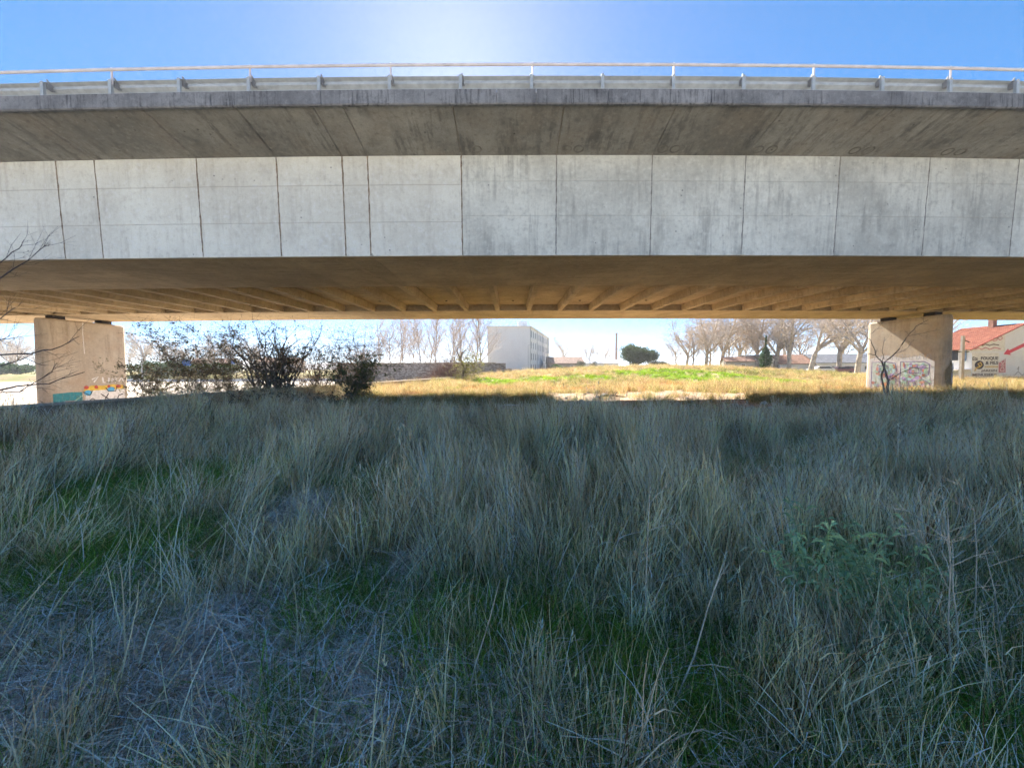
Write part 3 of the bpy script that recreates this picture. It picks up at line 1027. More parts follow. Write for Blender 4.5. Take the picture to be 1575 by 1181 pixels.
put_text('BRICOLAGE', 1495.5, 586.5, 1533, 4, ink2, .02)
wall_line('painted_rule', [(1514, 566.5), (1535, 566.5)], 1.6, gold, .016)
for (q, mt) in (([(1503, 533.5), (1507, 532), (1511, 534), (1516, 532), (1522, 534), (1528, 532), (1537, 533.5)], ink2), ([(1499, 540), (1505, 537.5), (1510, 540), (1516, 537), (1522, 540), (1530, 537), (1539, 539.5)], rose)):
    wall_line('worn_script', q, 1.5, mt, .016)
wall_line('painted_scroll', [(1526, 523), (1528, 527), (1533, 526), (1535, 521), (1540, 519.5), (1542, 523), (1538, 526), (1535.5, 523)], 1.6, rose, .016)
x_, z_ = wallpt(1506, 563.8)
rr_ = 7 * sY / FPX
m = MB(); m.quad(*[(x_ + rr_ * math.cos(2 * PI * i / 24), -.017, z_ + rr_ * .95 * math.sin(2 * PI * i / 24)) for i in range(24)]); m.build('round_emblem', ink, shop, fix=False)
wall_line('emblem_figure', [(1498.5, 573), (1502, 568), (1506, 567), (1510, 564), (1508, 560), (1504, 562), (1507, 566)], 2.2, gold, .024)
wall_poly('red_panel', [(1536, 575.5), (1546.5, 575.5), (1546.5, 554), (1541, 558), (1536, 561)], rose, .012)
put_text('DIC', 1538, 575, 1545, 19, cream, .0, rot=1)
# arrow
hx0, hy0 = 1543.5, 547.2
wall_poly('painted_arrow', [(1543.5, 547.2), (1550.5, 538.5), (1551.8, 541.6), (1580, 528.0), (1580, 533.6), (1553.4, 546.0), (1555, 548.8)], arrow_m, .014)
for q in ([(1560, 580), (1566, 574), (1572, 580), (1578, 575)], [(1564, 571), (1567, 566), (1566, 573)], [(1549, 582), (1558, 583), (1570, 583)]):
    wall_line('scribble', q, .8, ink2, .016)

pole = empty('utility_pole', at(1478, 592, 41) * 1.0, 0, 'weathered concrete utility pole standing in front of the painted building', 'pole')
pole.location.z = gz(pole.location.x, 41)
hp = zat(519, 41) - pole.location.z
m = MB(); m.column([(-.17, -.13), (.17, -.13), (.17, .13), (-.17, .13)], -.2, hp, [(-.12, -.1), (.12, -.1), (.12, .1), (-.12, .1)]); m.build('shaft', plain('pole_concrete', (.38, .34, .29), var=.15), pole)
m = MB(); m.bar((-.7, 0, hp * .66), (.7, 0, hp * .66), .08); m.bar((.1, -.1, hp - .5), (.5, -.2, hp - .7), .07); m.build('bracket', dark_m, pole)

# street lamps
def lamp(label, px, py, Y, z0, arms, h):
    o = empty('street_lamp', (xat(px, Y), Y, z0), 0, label, 'street lamp', 'street lamps in the distance')
    m = MB(); m.tube([(0, 0, -.2), (0, 0, h * .5), (0, 0, h)], [.09, .075, .05], 6); m.build('pole', galv_m, o)
    for a in arms:
        m = MB(); m.tube([(0, 0, h - .05), (a * .5, 0, h + .12), (a, 0, h + .15)], .04, 5); m.build('arm', galv_m, o)
        m = MB(); m.box((a * 1.25, 0, h + .13), (.8, .3, .14)); m.build('lamp_head', galv_m, o)
lamp('double armed street lamp beyond the leafy shrubs', 218, 560, 70, -1.0, (-.9, .9), zat(526.5, 70) + 1.0)
lamp('single armed street lamp by the near corner of the apartment block', 812.5, 570, 98, gz(4, 98), (.7,), zat(531, 98) - gz(4, 98))
lamp('single armed street lamp half way along the apartment block', 837.5, 570, 120, gz(8, 120), (.7,), zat(543, 120) - gz(8, 120))

def board(label, px, py, Y, w, h, mat, cat='sign'):
    p = at(px, py, Y); z = gz(p.x, Y)
    o = empty('road_sign', (p.x, Y, z), 0, label, cat)
    m = MB(); m.box((0, 0, p.z - z), (w, .06, h)); m.build('panel', mat, o)
    for q in (-w * .3, w * .3):
        m = MB(); m.tube([(q, .08, -.2), (q, .08, p.z - z + h * .3)], .04, 6); m.build('post', galv_m, o)
blue_m = plain('blue_sign_paint', (.05, .19, .55), var=.15)
board('large blue panel sign seen through the shrub leaves', 287, 556, 88, 2.0, 1.3, blue_m)
board('small blue panel sign seen through the taller shrub', 358, 556, 100, 1.1, .7, blue_m)
board('white notice board at the foot of the apartment gable', 806, 567, 96, .9, .7, trim_m)
lw = empty('low_wall', (-60, 92.5, -1), 0, 'long low white kerb wall across the far side of the paved yard', 'wall')
m = MB(); m.box((0, 0, .3), (108, .3, .6)); m.build('wall_body', trim_m, lw)

# parked car behind the mound
def car(label, px, Y, mat, rz):
    x = xat(px, Y); o = empty('parked_car', (x, Y, gz(x, Y) + .0), rz, label, 'car', 'cars parked by the barns')
    m = MB()
    prof = [(-2.0, .35), (2.0, .35), (2.05, .75), (1.9, .95), (1.0, 1.0), (.5, 1.42), (-1.2, 1.45), (-1.9, 1.0), (-2.05, .8)]
    m.prism(prof, -.82, .82); m.build('body', mat, o)
    m = MB(); m.prism([(.95, 1.02), (.5, 1.38), (-1.1, 1.40), (-1.6, 1.02)], -.835, .835); m.build('window', glass_m, o)
    for wx in (-.75, .75):
        for wy in (-1.25, 1.25):
            m = MB(); m.tube([(wx - .1, wy, .32), (wx + .12, wy, .32)], .32, 12); m.build('wheel', dark_m, o)
car('white car parked in front of the grey roofed barn', 1262, 72, trim_m, R(80))
car('reddish car parked near the thick plane trunk', 1292, 74, plain('dull_red_car_paint', (.30, .10, .09), rough=.4), R(75))

# ------------------------------------------------------------------ trees
def rnd_perp(d, r_):
    a = Vector((r_.gauss(0, 1), r_.gauss(0, 1), r_.gauss(0, 1)))
    a -= d * a.dot(d)
    return a.normalized()
def grow(r_, out, p, d, L, rad, lvl, spec):
    n_ = spec[lvl].get('seg', 4)
    pts, rads = [p.copy()], [rad]
    end = rad * spec[lvl].get('taper', .45)
    up = spec[lvl].get('up', .15); wob = spec[lvl].get('wob', .15)
    dirs = [d.copy()]
    for i in range(n_):
        d = (d + Vector((0, 0, up)) / n_ + rnd_perp(d, r_) * wob).normalized()
        p = p + d * (L / n_)
        pts.append(p.copy()); rads.append(rad + (end - rad) * (i + 1) / n_); dirs.append(d.copy())
    out.append((lvl, pts, rads))
    if lvl + 1 < len(spec):
        sp = spec[lvl + 1]
        k = sp['n'] if isinstance(sp['n'], int) else r_.randint(*sp['n'])
        for i in range(k):
            t_ = sp.get('from', .3) + (1 - sp.get('from', .3)) * ((i + r_.random()) / k)
            f_ = min(t_ * n_, n_ - 1e-4); j = int(f_); q = f_ - j
            bp = pts[j].lerp(pts[j + 1], q); bd = dirs[j + 1]
            ang_ = R(r_.uniform(*sp['ang']))
            nd = (bd * math.cos(ang_) + rnd_perp(bd, r_) * math.sin(ang_)).normalized()
            grow(r_, out, bp, nd, L * sp['len'] * r_.uniform(.7, 1.2) * (1.15 - .5 * t_), max(spec[lvl + 1].get('rmin', .008), min(rads[j] * .8, rad * sp['rad'])), lvl + 1, spec)
def tree_meshes(seed, H, rad, spec, mt, mc, split=1):
    r_ = random.Random(seed); out = []
    grow(r_, out, Vector((0, 0, -.2)), Vector((r_.uniform(-.1, .1), r_.uniform(-.1, .1), 1)).normalized(), H, rad, 0, spec)
    a, b = MB(), MB()
    for lvl, pts, rads in out:
        if lvl <= split:
            a.tube(pts, rads, 7 if lvl == 0 else 5, cap=False)
        else:
            b.tube(pts, rads, 3, cap=False)
    return a.mesh('trunk', mt, True, False), b.mesh('crown', mc, False, False)
bark_plane = plain('plane_bark', (.44, .37, .295), var=.3, scale=2.5)
twig_plane = plain('plane_twigs_hazed', (.56, .48, .41), var=.2)  # twig colour lightened to paint in distant haze and backlight
bark_grey = plain('grey_bark', (.38, .32, .27), var=.25, scale=3)
twig_pink = plain('pinkish_twigs_hazed', (.56, .48, .41), var=.2)  # same paling: haze of the distance put into the twig colour
plane_spec = [dict(seg=4, wob=.06, up=.2, taper=.75), dict(n=(4, 5), ang=(14, 42), len=2.7, rad=.6, seg=8, wob=.11, up=.25, taper=.22, **{'from': .72}),
              dict(n=(9, 11), ang=(25, 52), len=.40, rad=.38, seg=6, wob=.15, up=.25, taper=.3, rmin=.035, **{'from': .12}),
              dict(n=(8, 10), ang=(25, 55), len=.52, rad=.5, seg=4, wob=.17, up=.15, taper=.45, rmin=.022, **{'from': .12}),
              dict(n=(4, 5), ang=(25, 60), len=.55, rad=.5, seg=2, wob=.2, up=-.05, taper=.6, rmin=.014, **{'from': .15})]
twig_spec = [dict(seg=4, wob=.08, up=.2, taper=.6), dict(n=(8, 10), ang=(18, 60), len=1.05, rad=.5, seg=6, wob=.13, up=.25, taper=.25, **{'from': .3}),
             dict(n=(7, 9), ang=(25, 50), len=.42, rad=.42, seg=5, wob=.15, up=.2, taper=.4, rmin=.024, **{'from': .12}),
             dict(n=(5, 7), ang=(25, 55), len=.5, rad=.5, seg=3, wob=.18, up=.1, taper=.5, rmin=.016, **{'from': .12}),
             dict(n=(3, 4), ang=(25, 60), len=.55, rad=.6, seg=2, wob=.2, taper=.6, rmin=.012, **{'from': .2})]
poplar_spec = [dict(seg=7, wob=.05, up=.2, taper=.25), dict(n=(16, 19), ang=(22, 45), len=.42, rad=.4, seg=5, wob=.12, up=.3, taper=.3, **{'from': .15}),
               dict(n=(8, 10), ang=(20, 48), len=.50, rad=.45, seg=4, wob=.14, up=.25, taper=.4, rmin=.02, **{'from': .15}),
               dict(n=(4, 5), ang=(20, 50), len=.6, rad=.5, seg=2, wob=.18, up=.1, taper=.5, rmin=.012, **{'from': .15})]
planes = [tree_meshes(21 + i, 4.2, .30, plane_spec, bark_plane, twig_plane) for i in range(3)]
twigs = [tree_meshes(41 + i, 4.5, .15, twig_spec, bark_grey, twig_pink) for i in range(3)]
poplars = [tree_meshes(61 + i, 14, .16, poplar_spec, bark_grey, twig_pink) for i in range(2)]
def plant_tree(name, mset, x, y, sc, rz, label, cat, group, z=None):
    o = empty(name, (x, y, (gz(x, y) if z is None else z)), rz, label, cat, group)
    o.scale = (sc[0], sc[0], sc[1]) if hasattr(sc, '__len__') else (sc, sc, sc)
    link('trunk', mset[0], o); link('crown', mset[1], o)
    return o
G_PL = 'bare plane trees behind the mound'
pl_lab = ['bare plane tree at the left end of the row, behind the straw mound', 'bare plane tree with low forks, second from the left end of the row', 'bare plane tree left of the tiny rendered house',
          'bare plane tree rising behind the tiny rendered house', 'bare plane tree just left of the dark cypress', 'bare plane tree just right of the dark cypress',
          'bare plane tree rising in front of the terracotta barn', 'thick forked plane tree in front of the grey barn roof', 'bare plane tree between the thick forked one and the right pier',
          'thick leaning plane tree closest to the right pier', 'bare plane tree hidden partly behind the right pier', 'bare plane tree seen between the right pier and the painted building']
rt = random.Random(17)
for i, (px, Y, sc) in enumerate(((1056, 92, .95), (1085, 88, 1.15), (1108, 94, 1.4), (1135, 100, 1.5), (1163, 98, 1.5), (1192, 90, 1.4), (1214, 84, 1.3), (1247, 70, 1.2), (1290, 80, 1.35), (1318, 62, 1.1), (1365, 75, 1.25), (1440, 70, 1.3))):
    plant_tree('plane_tree', planes[i % 3], xat(px, Y), Y, (sc * 1.25, sc), rt.uniform(0, 6.28), pl_lab[i], 'tree', G_PL)
G_T = 'bare trees in the background'
tw = [(1040, 96, 1.15, 'bushy bare tree with pinkish twigs at the left edge of the plane row'), (1066, 90, 1.45, 'pinkish twiggy tree in front of the first plane tree'), (1092, 97, 1.7, 'pinkish twiggy tree left of the tiny rendered house'),
      (868, 170, 2.1, 'round bare tree above the orange roofed low house'), (906, 150, 1.5, 'small bare tree over the whitish shed'), (932, 160, 1.6, 'bare tree just left of the factory chimney'),
      (222, 130, 2.2, 'round bare tree behind the double armed street lamp'), (262, 150, 1.8, 'bare tree over the distant houses, right of the street lamp'), (20, 130, 1.3, 'bare tree at the far left beyond the yard'),
      (320, 140, 1.25, 'bare tree behind the blue panel sign'), (395, 120, 1.3, 'bare tree behind the leafy shrub with the thick stem'), (560, 84, 1.15, 'bare twiggy tree rising behind the near end of the stone wall'), (1000, 150, 1.2, 'bare tree right of the round pine'), (1120, 106, 1.9, 'pinkish twiggy tree above the tiny rendered house'), (1150, 110, 1.9, 'pinkish twiggy tree left of the cypress, set far back'), (1205, 108, 1.9, 'pinkish twiggy tree right of the cypress, set far back'), (1232, 104, 1.8, 'pinkish twiggy tree over the joint of the two barns'), (1300, 100, 1.7, 'pinkish twiggy tree over the grey barn roof')]
for i in range(16):
    px = -20 + i * 27 + rt.uniform(-8, 8)
    Y_ = rt.uniform(135, 170)
    tw.append((px, Y_, rt.uniform(1.5, 2.1), 'bare tree in the far row of trees beyond the paved yard'))
for i, (px, Y, sc, lab) in enumerate(tw):
    plant_tree('bare_tree', twigs[i % 3], xat(px, Y), Y, sc, rt.uniform(0, 6.28), lab, 'tree', G_T if i < 18 else 'far row of bare trees', z=None if px > 500 else (gz(xat(px, Y), Y)))
pp = [(585, 90, .95), (612, 98, 1.05), (637, 96, 1.0), (658, 100, 1.1), (700, 98, 1.1), (602, 82, .85), (622, 88, .95), (648, 84, .95), (668, 90, 1.05), (688, 86, .95), (712, 80, 1.0), (728, 84, 1.1), (741, 78, 1.0)]
plab = ['slender bare poplar at the shrub end of the stone wall, set far back', 'slender bare poplar set far back between the first two', 'slender bare poplar set far back between the second and the middle one', 'slender bare poplar set far back left of the tallest one', 'slender bare poplar set far back left of the ivy clad tree', 'first slender bare poplar from the shrubs, behind the stone wall', 'second slender bare poplar from the shrubs, behind the stone wall', 'slender bare poplar near the middle of the stone wall', 'tallest slender poplar behind the middle of the stone wall',
        'slender bare poplar left of the ivy clad tree', 'slender bare poplar behind the ivy clad tree', 'slender bare poplar close to the apartment gable', 'slender bare poplar touching the edge of the apartment gable']
for i, (px, Y, sc) in enumerate(pp):
    plant_tree('poplar_tree', poplars[i % 2], xat(px, Y), Y, (sc * 1.15, sc), rt.uniform(0, 6.28), plab[i], 'tree', 'bare poplars behind the stone wall')

# foliage masses: many leaf faces spread through a volume
def leaves(m, pts, size, r_, flat=.4):
    for p in pts:
        s_ = size * r_.uniform(.6, 1.35)
        a = Vector((r_.gauss(0, 1), r_.gauss(0, 1), r_.gauss(0, flat))).normalized()
        b = rnd_perp(a, r_)
        m.quad(p - a * s_ * .5, p + b * s_ * .28, p + a * s_ * .5, p - b * s_ * .28)
def crown_pts(r_, n, c, rad, clumps, cr):
    cs_ = []
    for _ in range(clumps):
        v = Vector((r_.gauss(0, 1), r_.gauss(0, 1), r_.gauss(0, 1))).normalized() * r_.uniform(.45, 1.0)
        cs_.append(Vector((c[0] + v.x * rad[0], c[1] + v.y * rad[1], c[2] + v.z * rad[2])))
    out = []
    for _ in range(n):
        k = r_.choice(cs_)
        v = Vector((r_.gauss(0, 1), r_.gauss(0, 1), r_.gauss(0, 1))).normalized() * cr * (r_.random() ** .4)
        out.append(k + Vector((v.x, v.y, v.z * .8)))
    return out
pine_leaf = leaf_mat('pine_needles', (.075, .11, .045), .3)
r_ = random.Random(9)
pY = 92
pc = at(980, 545, pY)
pt = empty('pine_tree', (pc.x, pY, gz(pc.x, pY)), 0, 'round dense dark green pine standing behind the mound crest', 'tree')
zc = pc.z - pt.location.z
m = MB(); m.tube([(0, 0, -.2), (.1, 0, zc * .5), (0, .1, zc)], [.3, .25, .15], 7); m.build('trunk', bark_grey, pt)
m = MB(); leaves(m, crown_pts(r_, 14000, (-.5, 0, zc - .1), (3.3, 3.1, 2.2), 70, 1.35), .34, r_); leaves(m, crown_pts(r_, 2500, (3.2, 0, zc - .6), (1.6, 1.6, 1.5), 16, .9), .34, r_)
m.build('crown', pine_leaf, pt, fix=False)
cyp_leaf = leaf_mat('cypress_leaf', (.05, .10, .035), .25)
cc = at(1178, 541, 64); cz0 = gz(cc.x, 64)
ct = empty('cypress_tree', (cc.x, 64, cz0), 0, 'narrow dark cypress standing among the bare plane trees', 'tree')
hc = zat(519, 64) - cz0
m = MB(); m.tube([(0, 0, -.2), (0, 0, hc * .7)], [.12, .05], 6); m.build('trunk', bark_grey, ct)
m = MB(); pts = []
for _ in range(3200):
    z = r_.random() ** .8
    w_ = 1.1 * (math.sin(min(1, z * 1.25 + .15) * PI) ** .7) * (1 - z * .3) * r_.uniform(.3, 1)
    a = r_.uniform(0, 6.28)
    pts.append(Vector((math.cos(a) * w_, math.sin(a) * w_, .3 + z * (hc - .2))))
leaves(m, pts, .26, r_, 1.2); m.build('crown', cyp_leaf, ct, fix=False)
hedge_leaf = leaf_mat('bright_hedge_leaf', (.09, .15, .035), .35)
def bush(name, label, px, Y, z0, w, h, mat, n, size, cat='bush', group=None, clumps=20, crad=.24):
    x = xat(px, Y); o = empty(name, (x, Y, z0 if z0 is not None else gz(x, Y)), 0, label, cat, group)
    r2 = random.Random(int(px * 7 + Y))
    m = MB()
    for _ in range(8):
        a = r2.uniform(0, 6.28); m.tube([(0, 0, -.1), (math.cos(a) * w * .2, math.sin(a) * w * .2, h * .5), (math.cos(a) * w * .4, math.sin(a) * w * .3, h * .8)], [.04, .03, .01], 4)
    m.build('stem', bark_grey, o, fix=False)
    m = MB(); leaves(m, crown_pts(r2, n, (0, 0, h * .52), (w * .42, w * .35, h * .34), clumps, h * crad), size, r2, .8); m.build('foliage', mat, o, fix=False)
    return o
bush('hedge_bush', 'bright green clipped shrub at the far corner of the apartment block', 857, 112, None, 5, 2.0, hedge_leaf, 1800, .3)
olive_leaf = leaf_mat('olive_shrub_leaf', (.075, .085, .045), .3)
for px, Y, w_, h_, lab in ((893, 118, 3.4, 3.6, 'grey green shrub beside the orange roofed low house'), (912, 125, 3.2, 3.2, 'thin olive shrub under the small bare tree'), (1008, 88, 3.5, 2.6, 'low olive shrub right of the round pine'),
                          (1022, 90, 3, 2.0, 'low olive shrub at the left foot of the plane row'), (775, 62, 2.4, 1.0, 'dark low shrub at the ruined end of the stone wall')):
    bush('olive_shrub', lab, px, Y, None, w_, h_, olive_leaf, 1100, .26, group='olive shrubs around the mound')
for px, Y, w_, h_, lab in ((8, 112, 16, 3.2, 'dark evergreen hedge at the far left beyond the yard'), (250, 104, 18, 3.6, 'dark evergreen hedge behind the leafy shrubs'), (330, 108, 16, 3.0, 'dark evergreen hedge under the small blue sign')):
    bush('dark_hedge', lab, px, Y, None, w_, h_, cyp_leaf, 6000, .55, 'hedge', 'dark hedges beyond the paved yard', 70, .42)

# shrubs along the parapet
def shrub(label, px, py_base, Y, w, h, n_stem, n_leaf, leaf_size, lm, seed, low=.15, stem_r=.018, lean=0, tops=1.0):
    b = at(px, py_base, Y); o = empty('leafy_shrub', (b.x, Y, b.z), 0, label, 'shrub', 'shrubs along the parapet')
    r2 = random.Random(seed); sm = MB(); tips = []
    for i in range(n_stem):
        a = r2.uniform(0, 6.28); sp = r2.uniform(.1, .5) * w
        hh = h * r2.uniform(.55, 1.0)
        p = Vector((r2.uniform(-.15, .15) * w, r2.uniform(-.1, .1) * w, -.3)); pts = [p.copy()]
        tgt = Vector((math.cos(a) * sp + lean * hh, math.sin(a) * sp * .7, hh))
        for k in range(1, 7):
            f_ = k / 6
            q = p.lerp(tgt, f_) + Vector((r2.gauss(0, .05) * w * .4, r2.gauss(0, .05) * w * .4, math.sin(f_ * PI) * h * .08))
            pts.append(q)
        sm.tube(pts, [stem_r * (1 - .8 * k / 6) for k in range(7)], 4, cap=False)
        for k in range(1, 7):
            for _ in range(6):
                d = Vector((r2.gauss(0, 1), r2.gauss(0, 1), r2.uniform(-.2, 1.3))).normalized()
                L = h * r2.uniform(.08, .26)
                e_ = pts[k] + d * L
                mid_ = pts[k] + d * L * .5 + Vector((0, 0, r2.uniform(-.05, .05)))
                sm.tube([pts[k], mid_, e_], [.007, .005, .003], 3, cap=False)
                tips.append((pts[k], mid_, e_))
    sm.build('stem', bark_dk, o, fix=False)
    lf = MB(); lp = []
    for _ in range(n_leaf):
        a_, m_, e_ = r2.choice(tips)
        f_ = r2.random()
        p = (a_.lerp(m_, f_ * 2) if f_ < .5 else m_.lerp(e_, f_ * 2 - 1)) + Vector((r2.gauss(0, .045), r2.gauss(0, .045), r2.gauss(0, .045)))
        if p.z / h < r2.random() * low:
            continue
        if p.z / h > tops and r2.random() < .6:
            continue
        lp.append(p)
    leaves(lf, lp, leaf_size, r2, .9); lf.build('foliage', lm, o, fix=False)
    return o
bark_dk = plain('dark_bark', (.19, .155, .125), var=.3)
ivy = leaf_mat('dark_shrub_leaf', (.15, .155, .09), .45)
dkb = leaf_mat('bramble_leaf', (.10, .085, .05), .35)
shrub('leafy shrub with sparse small leaves just right of the left pier', 236, 622, 24.5, 7.0, 3.1, 36, 3000, .12, ivy, 1)
shrub('tall sparse shrub whose leafy top reaches the viaduct soffit', 318, 615, 24.0, 8.0, 4.9, 40, 3600, .11, ivy, 2, tops=1.0)
shrub('dense shrub with a thick ivy clad stem in front of the bare hedge', 425, 610, 23.0, 7.0, 4.3, 40, 4200, .11, ivy, 3, stem_r=.06, tops=.7)
shrub('low spreading shrub between the two taller ones by the parapet', 372, 612, 24.5, 6.4, 2.8, 32, 2400, .11, ivy, 6)
shrub('twiggy dry shrub with few leaves behind the dark green bush', 490, 606, 25.5, 6.0, 3.6, 46, 1500, .10, leaf_mat('dry_brown_leaf', (.20, .13, .08), .4), 4, stem_r=.022)
shrub('dense dark green bush hanging over the parapet coping', 550, 612, 22.0, 5.2, 2.6, 26, 3000, .11, leaf_mat('deep_green_leaf', (.10, .15, .06), .55), 5)
shrub('low dark bramble growing against the near face of the parapet, before the tallest shrub', 330, 640, 17.6, 5.0, 1.15, 30, 1500, .08, dkb, 11)
shrub('low dark bramble against the near face of the parapet, before the ivy clad stem', 420, 636, 19.0, 5.0, 1.2, 30, 1500, .08, dkb, 12)
shrub('low brownish bramble on the grass side, before the dark green bush', 500, 632, 19.5, 4.2, 1.0, 28, 900, .08, dkb, 13)
shrub('bare twiggy shrub with long upright shoots behind the dark green bush', 548, 604, 27.0, 6.5, 4.7, 46, 300, .09, ivy, 8, stem_r=.02)
# twisted ivy clad tree and bramble at the end of the stone wall
tv = empty('twisted_tree', (xat(712, 47), 47, gz(xat(712, 47), 47)), 0, 'twisted small tree with yellow green ivy beside the stone wall', 'tree')
z0_ = tv.location.z; k_ = 47 / FPX
def tvp(px, py):
    p = at(px, py, 47); return (p.x - tv.location.x, random.uniform(-.3, .3), p.z - z0_)
m = MB(); m.tube([tvp(713, 590), tvp(712, 578), tvp(714, 566), tvp(708, 552), tvp(712, 542), tvp(720, 535)], [.22, .2, .16, .12, .08, .04], 6)
m.tube([tvp(713, 574), tvp(722, 560), tvp(717, 548)], [.12, .08, .04], 5); m.tube([tvp(709, 553), tvp(703, 540), tvp(706, 528)], [.09, .06, .03], 5); m.build('trunk', bark_dk, tv, smooth=True)
r2 = random.Random(31); m = MB()
for _ in range(240):
    a = Vector(tvp(r2.uniform(704, 736), r2.uniform(545, 582))); d = Vector((r2.gauss(.4, 1), r2.gauss(0, 1), r2.gauss(.2, .7))).normalized()
    m.tube([a, a + d * .5 + Vector((0, 0, .1)), a + d * 1.1], [.02, .015, .008], 3, cap=False)
m.build('branch', bark_grey, tv, fix=False)
m = MB(); leaves(m, [Vector(tvp(r2.gauss(722, 12), r2.gauss(563, 11))) + Vector((0, r2.gauss(0, .6), 0)) for _ in range(1700)], .17, r2, .8); m.build('foliage', leaf_mat('yellow_green_ivy', (.20, .20, .06), .5), tv, fix=False)
br = empty('bramble_thicket', (xat(690, 53), 53, .15), 0, 'brown leafless bramble thicket in front of the stone wall', 'bush')
m = MB()
for _ in range(800):
    a = Vector((r2.gauss(.6, 2.0), r2.gauss(0, .8), 0)); hh = r2.uniform(.8, 3.6) * math.exp(-(a.x / 2.6) ** 2)
    b = a + Vector((r2.gauss(0, .8), r2.gauss(0, .5), hh)); c_ = b + Vector((r2.gauss(0, .8), r2.gauss(0, .4), r2.uniform(-.7, .1)))
    m.tube([a, a.lerp(b, .55) + Vector((0, 0, .2)), b, c_], [.022, .018, .014, .008], 3, cap=False)
m.build('branch', plain('bramble_brown', (.20, .12, .09), var=.3), br, fix=False)

# small forked tree before the right pier
def sketch_tree(name, label, Y, strokes, mat, twig_n, seed, base_px, group=None, depth=.5, twig_len=(.15, .5), part='branch'):
    b = at(base_px[0], base_px[1], Y)
    o = empty(name, (b.x, Y, b.z), 0, label, 'tree', group)
    r2 = random.Random(seed); first = True
    tw_ = MB()
    for pts, r0_, r1_ in strokes:
        q = []
        y_ = r2.uniform(-depth, depth); dy = r2.uniform(-depth, depth)
        for i, (px, py) in enumerate(pts):
            f_ = i / max(1, len(pts) - 1)
            yy_ = Y + dy * f_ * (0 if first else 1)
            p = at(px, py, yy_); q.append(p - o.location)
        fine = []
        for i in range(len(q) - 1):
            for k in range(3):
                f_ = k / 3
                fine.append(q[i].lerp(q[i + 1], f_) + Vector((r2.gauss(0, .012), 0, r2.gauss(0, .012))) * (1 if k else 0))
        fine.append(q[-1])
        n_ = len(fine)
        m = MB(); m.tube(fine, [r0_ + (r1_ - r0_) * i / (n_ - 1) for i in range(n_)], 6, cap=True)
        m.build('trunk' if first else part, mat, o, smooth=True, fix=False)
        if not first:
            for _ in range(twig_n):
                i = r2.randint(1, n_ - 2); p = fine[i]; d0_ = (fine[min(i + 1, n_ - 1)] - fine[i - 1]).normalized()
                d = (d0_ * r2.uniform(.5, 1.2) + rnd_perp(d0_, r2) * r2.uniform(.4, 1.0)).normalized()
                L = r2.uniform(*twig_len)
                e1 = p + d * L * .5; e2 = e1 + (d + rnd_perp(d, r2) * .35 + Vector((0, 0, .2))).normalized() * L * .5
                tw_.tube([p, e1, e2], [r1_ * .9, r1_ * .7, r1_ * .4], 4, cap=False)
                for _ in range(2):
                    d2 = (d + rnd_perp(d, r2) * .8).normalized(); tw_.tube([e1, e1 + d2 * L * .35], [r1_ * .5, r1_ * .3], 3, cap=False)
        first = False
    tag(tw_.build('twig', mat, o, fix=False), kind='stuff')
    return o
sc_ = lambda L: [(1310 + x / 7.875, 470 + y / 7.875) for x, y in L]
sketch_tree('forked_tree', 'small dark forked leafless tree in front of the graffitied right pier', 17.6, [
    (sc_([(425, 1110), (432, 1000), (445, 920), (415, 820), (385, 740), (370, 700)]), .055, .035),
    (sc_([(400, 1080), (370, 930), (365, 860), (390, 780), (400, 700), (520, 600), (650, 430), (690, 370), (780, 270), (930, 190)]), .04, .010),
    (sc_([(375, 705), (290, 615), (285, 560), (230, 430), (150, 360), (100, 330)]), .022, .007),
    (sc_([(290, 615), (190, 595), (60, 580)]), .016, .006),
    (sc_([(455, 915), (520, 880), (600, 830), (720, 775), (900, 765)]), .022, .008),
    (sc_([(690, 385), (780, 365), (900, 345), (1070, 310)]), .010, .005),
    (sc_([(370, 700), (390, 630), (370, 560), (400, 400)]), .014, .005),
    (sc_([(230, 360), (310, 300), (400, 200)]), .008, .004),
    (sc_([(520, 600), (640, 560), (760, 430)]), .009, .004)], bark_dk, 5, 3, (1364, 611), twig_len=(.15, .55))
# branches that reach in from a tree beyond the left edge
sketch_tree('overhanging_tree', 'leafless tree outside the left edge whose dark twigs reach into view', 6.3, [
    ([(-330, 800), (-300, 640), (-290, 480), (-320, 330), (-300, 120), (-340, -120), (-310, -420)], .10, .012),
    ([(-300, 640), (-120, 602), (0, 597), (40, 590), (75, 588), (130, 570)], .022, .005),
    ([(-295, 560), (-100, 545), (0, 543), (50, 541), (95, 530), (122, 515)], .018, .004),
    ([(-290, 520), (-110, 470), (-30, 420), (0, 402), (30, 380), (38, 366)], .015, .003),
    ([(-30, 445), (20, 412), (55, 388), (74, 372)], .012, .003),
    ([(-110, 560), (-20, 500), (10, 480), (24, 470)], .014, .003),
    ([(-100, 590), (0, 560), (40, 548), (70, 560)], .012, .003),
    ([(-60, 600), (30, 600), (80, 570), (88, 555)], .010, .003),
    ([(-80, 545), (0, 520), (18, 512)], .010, .003)], plain('dark_purple_bark', (.07, .06, .065), var=.3), 13, 12, (-330, 800), depth=.35, twig_len=(.15, .6))

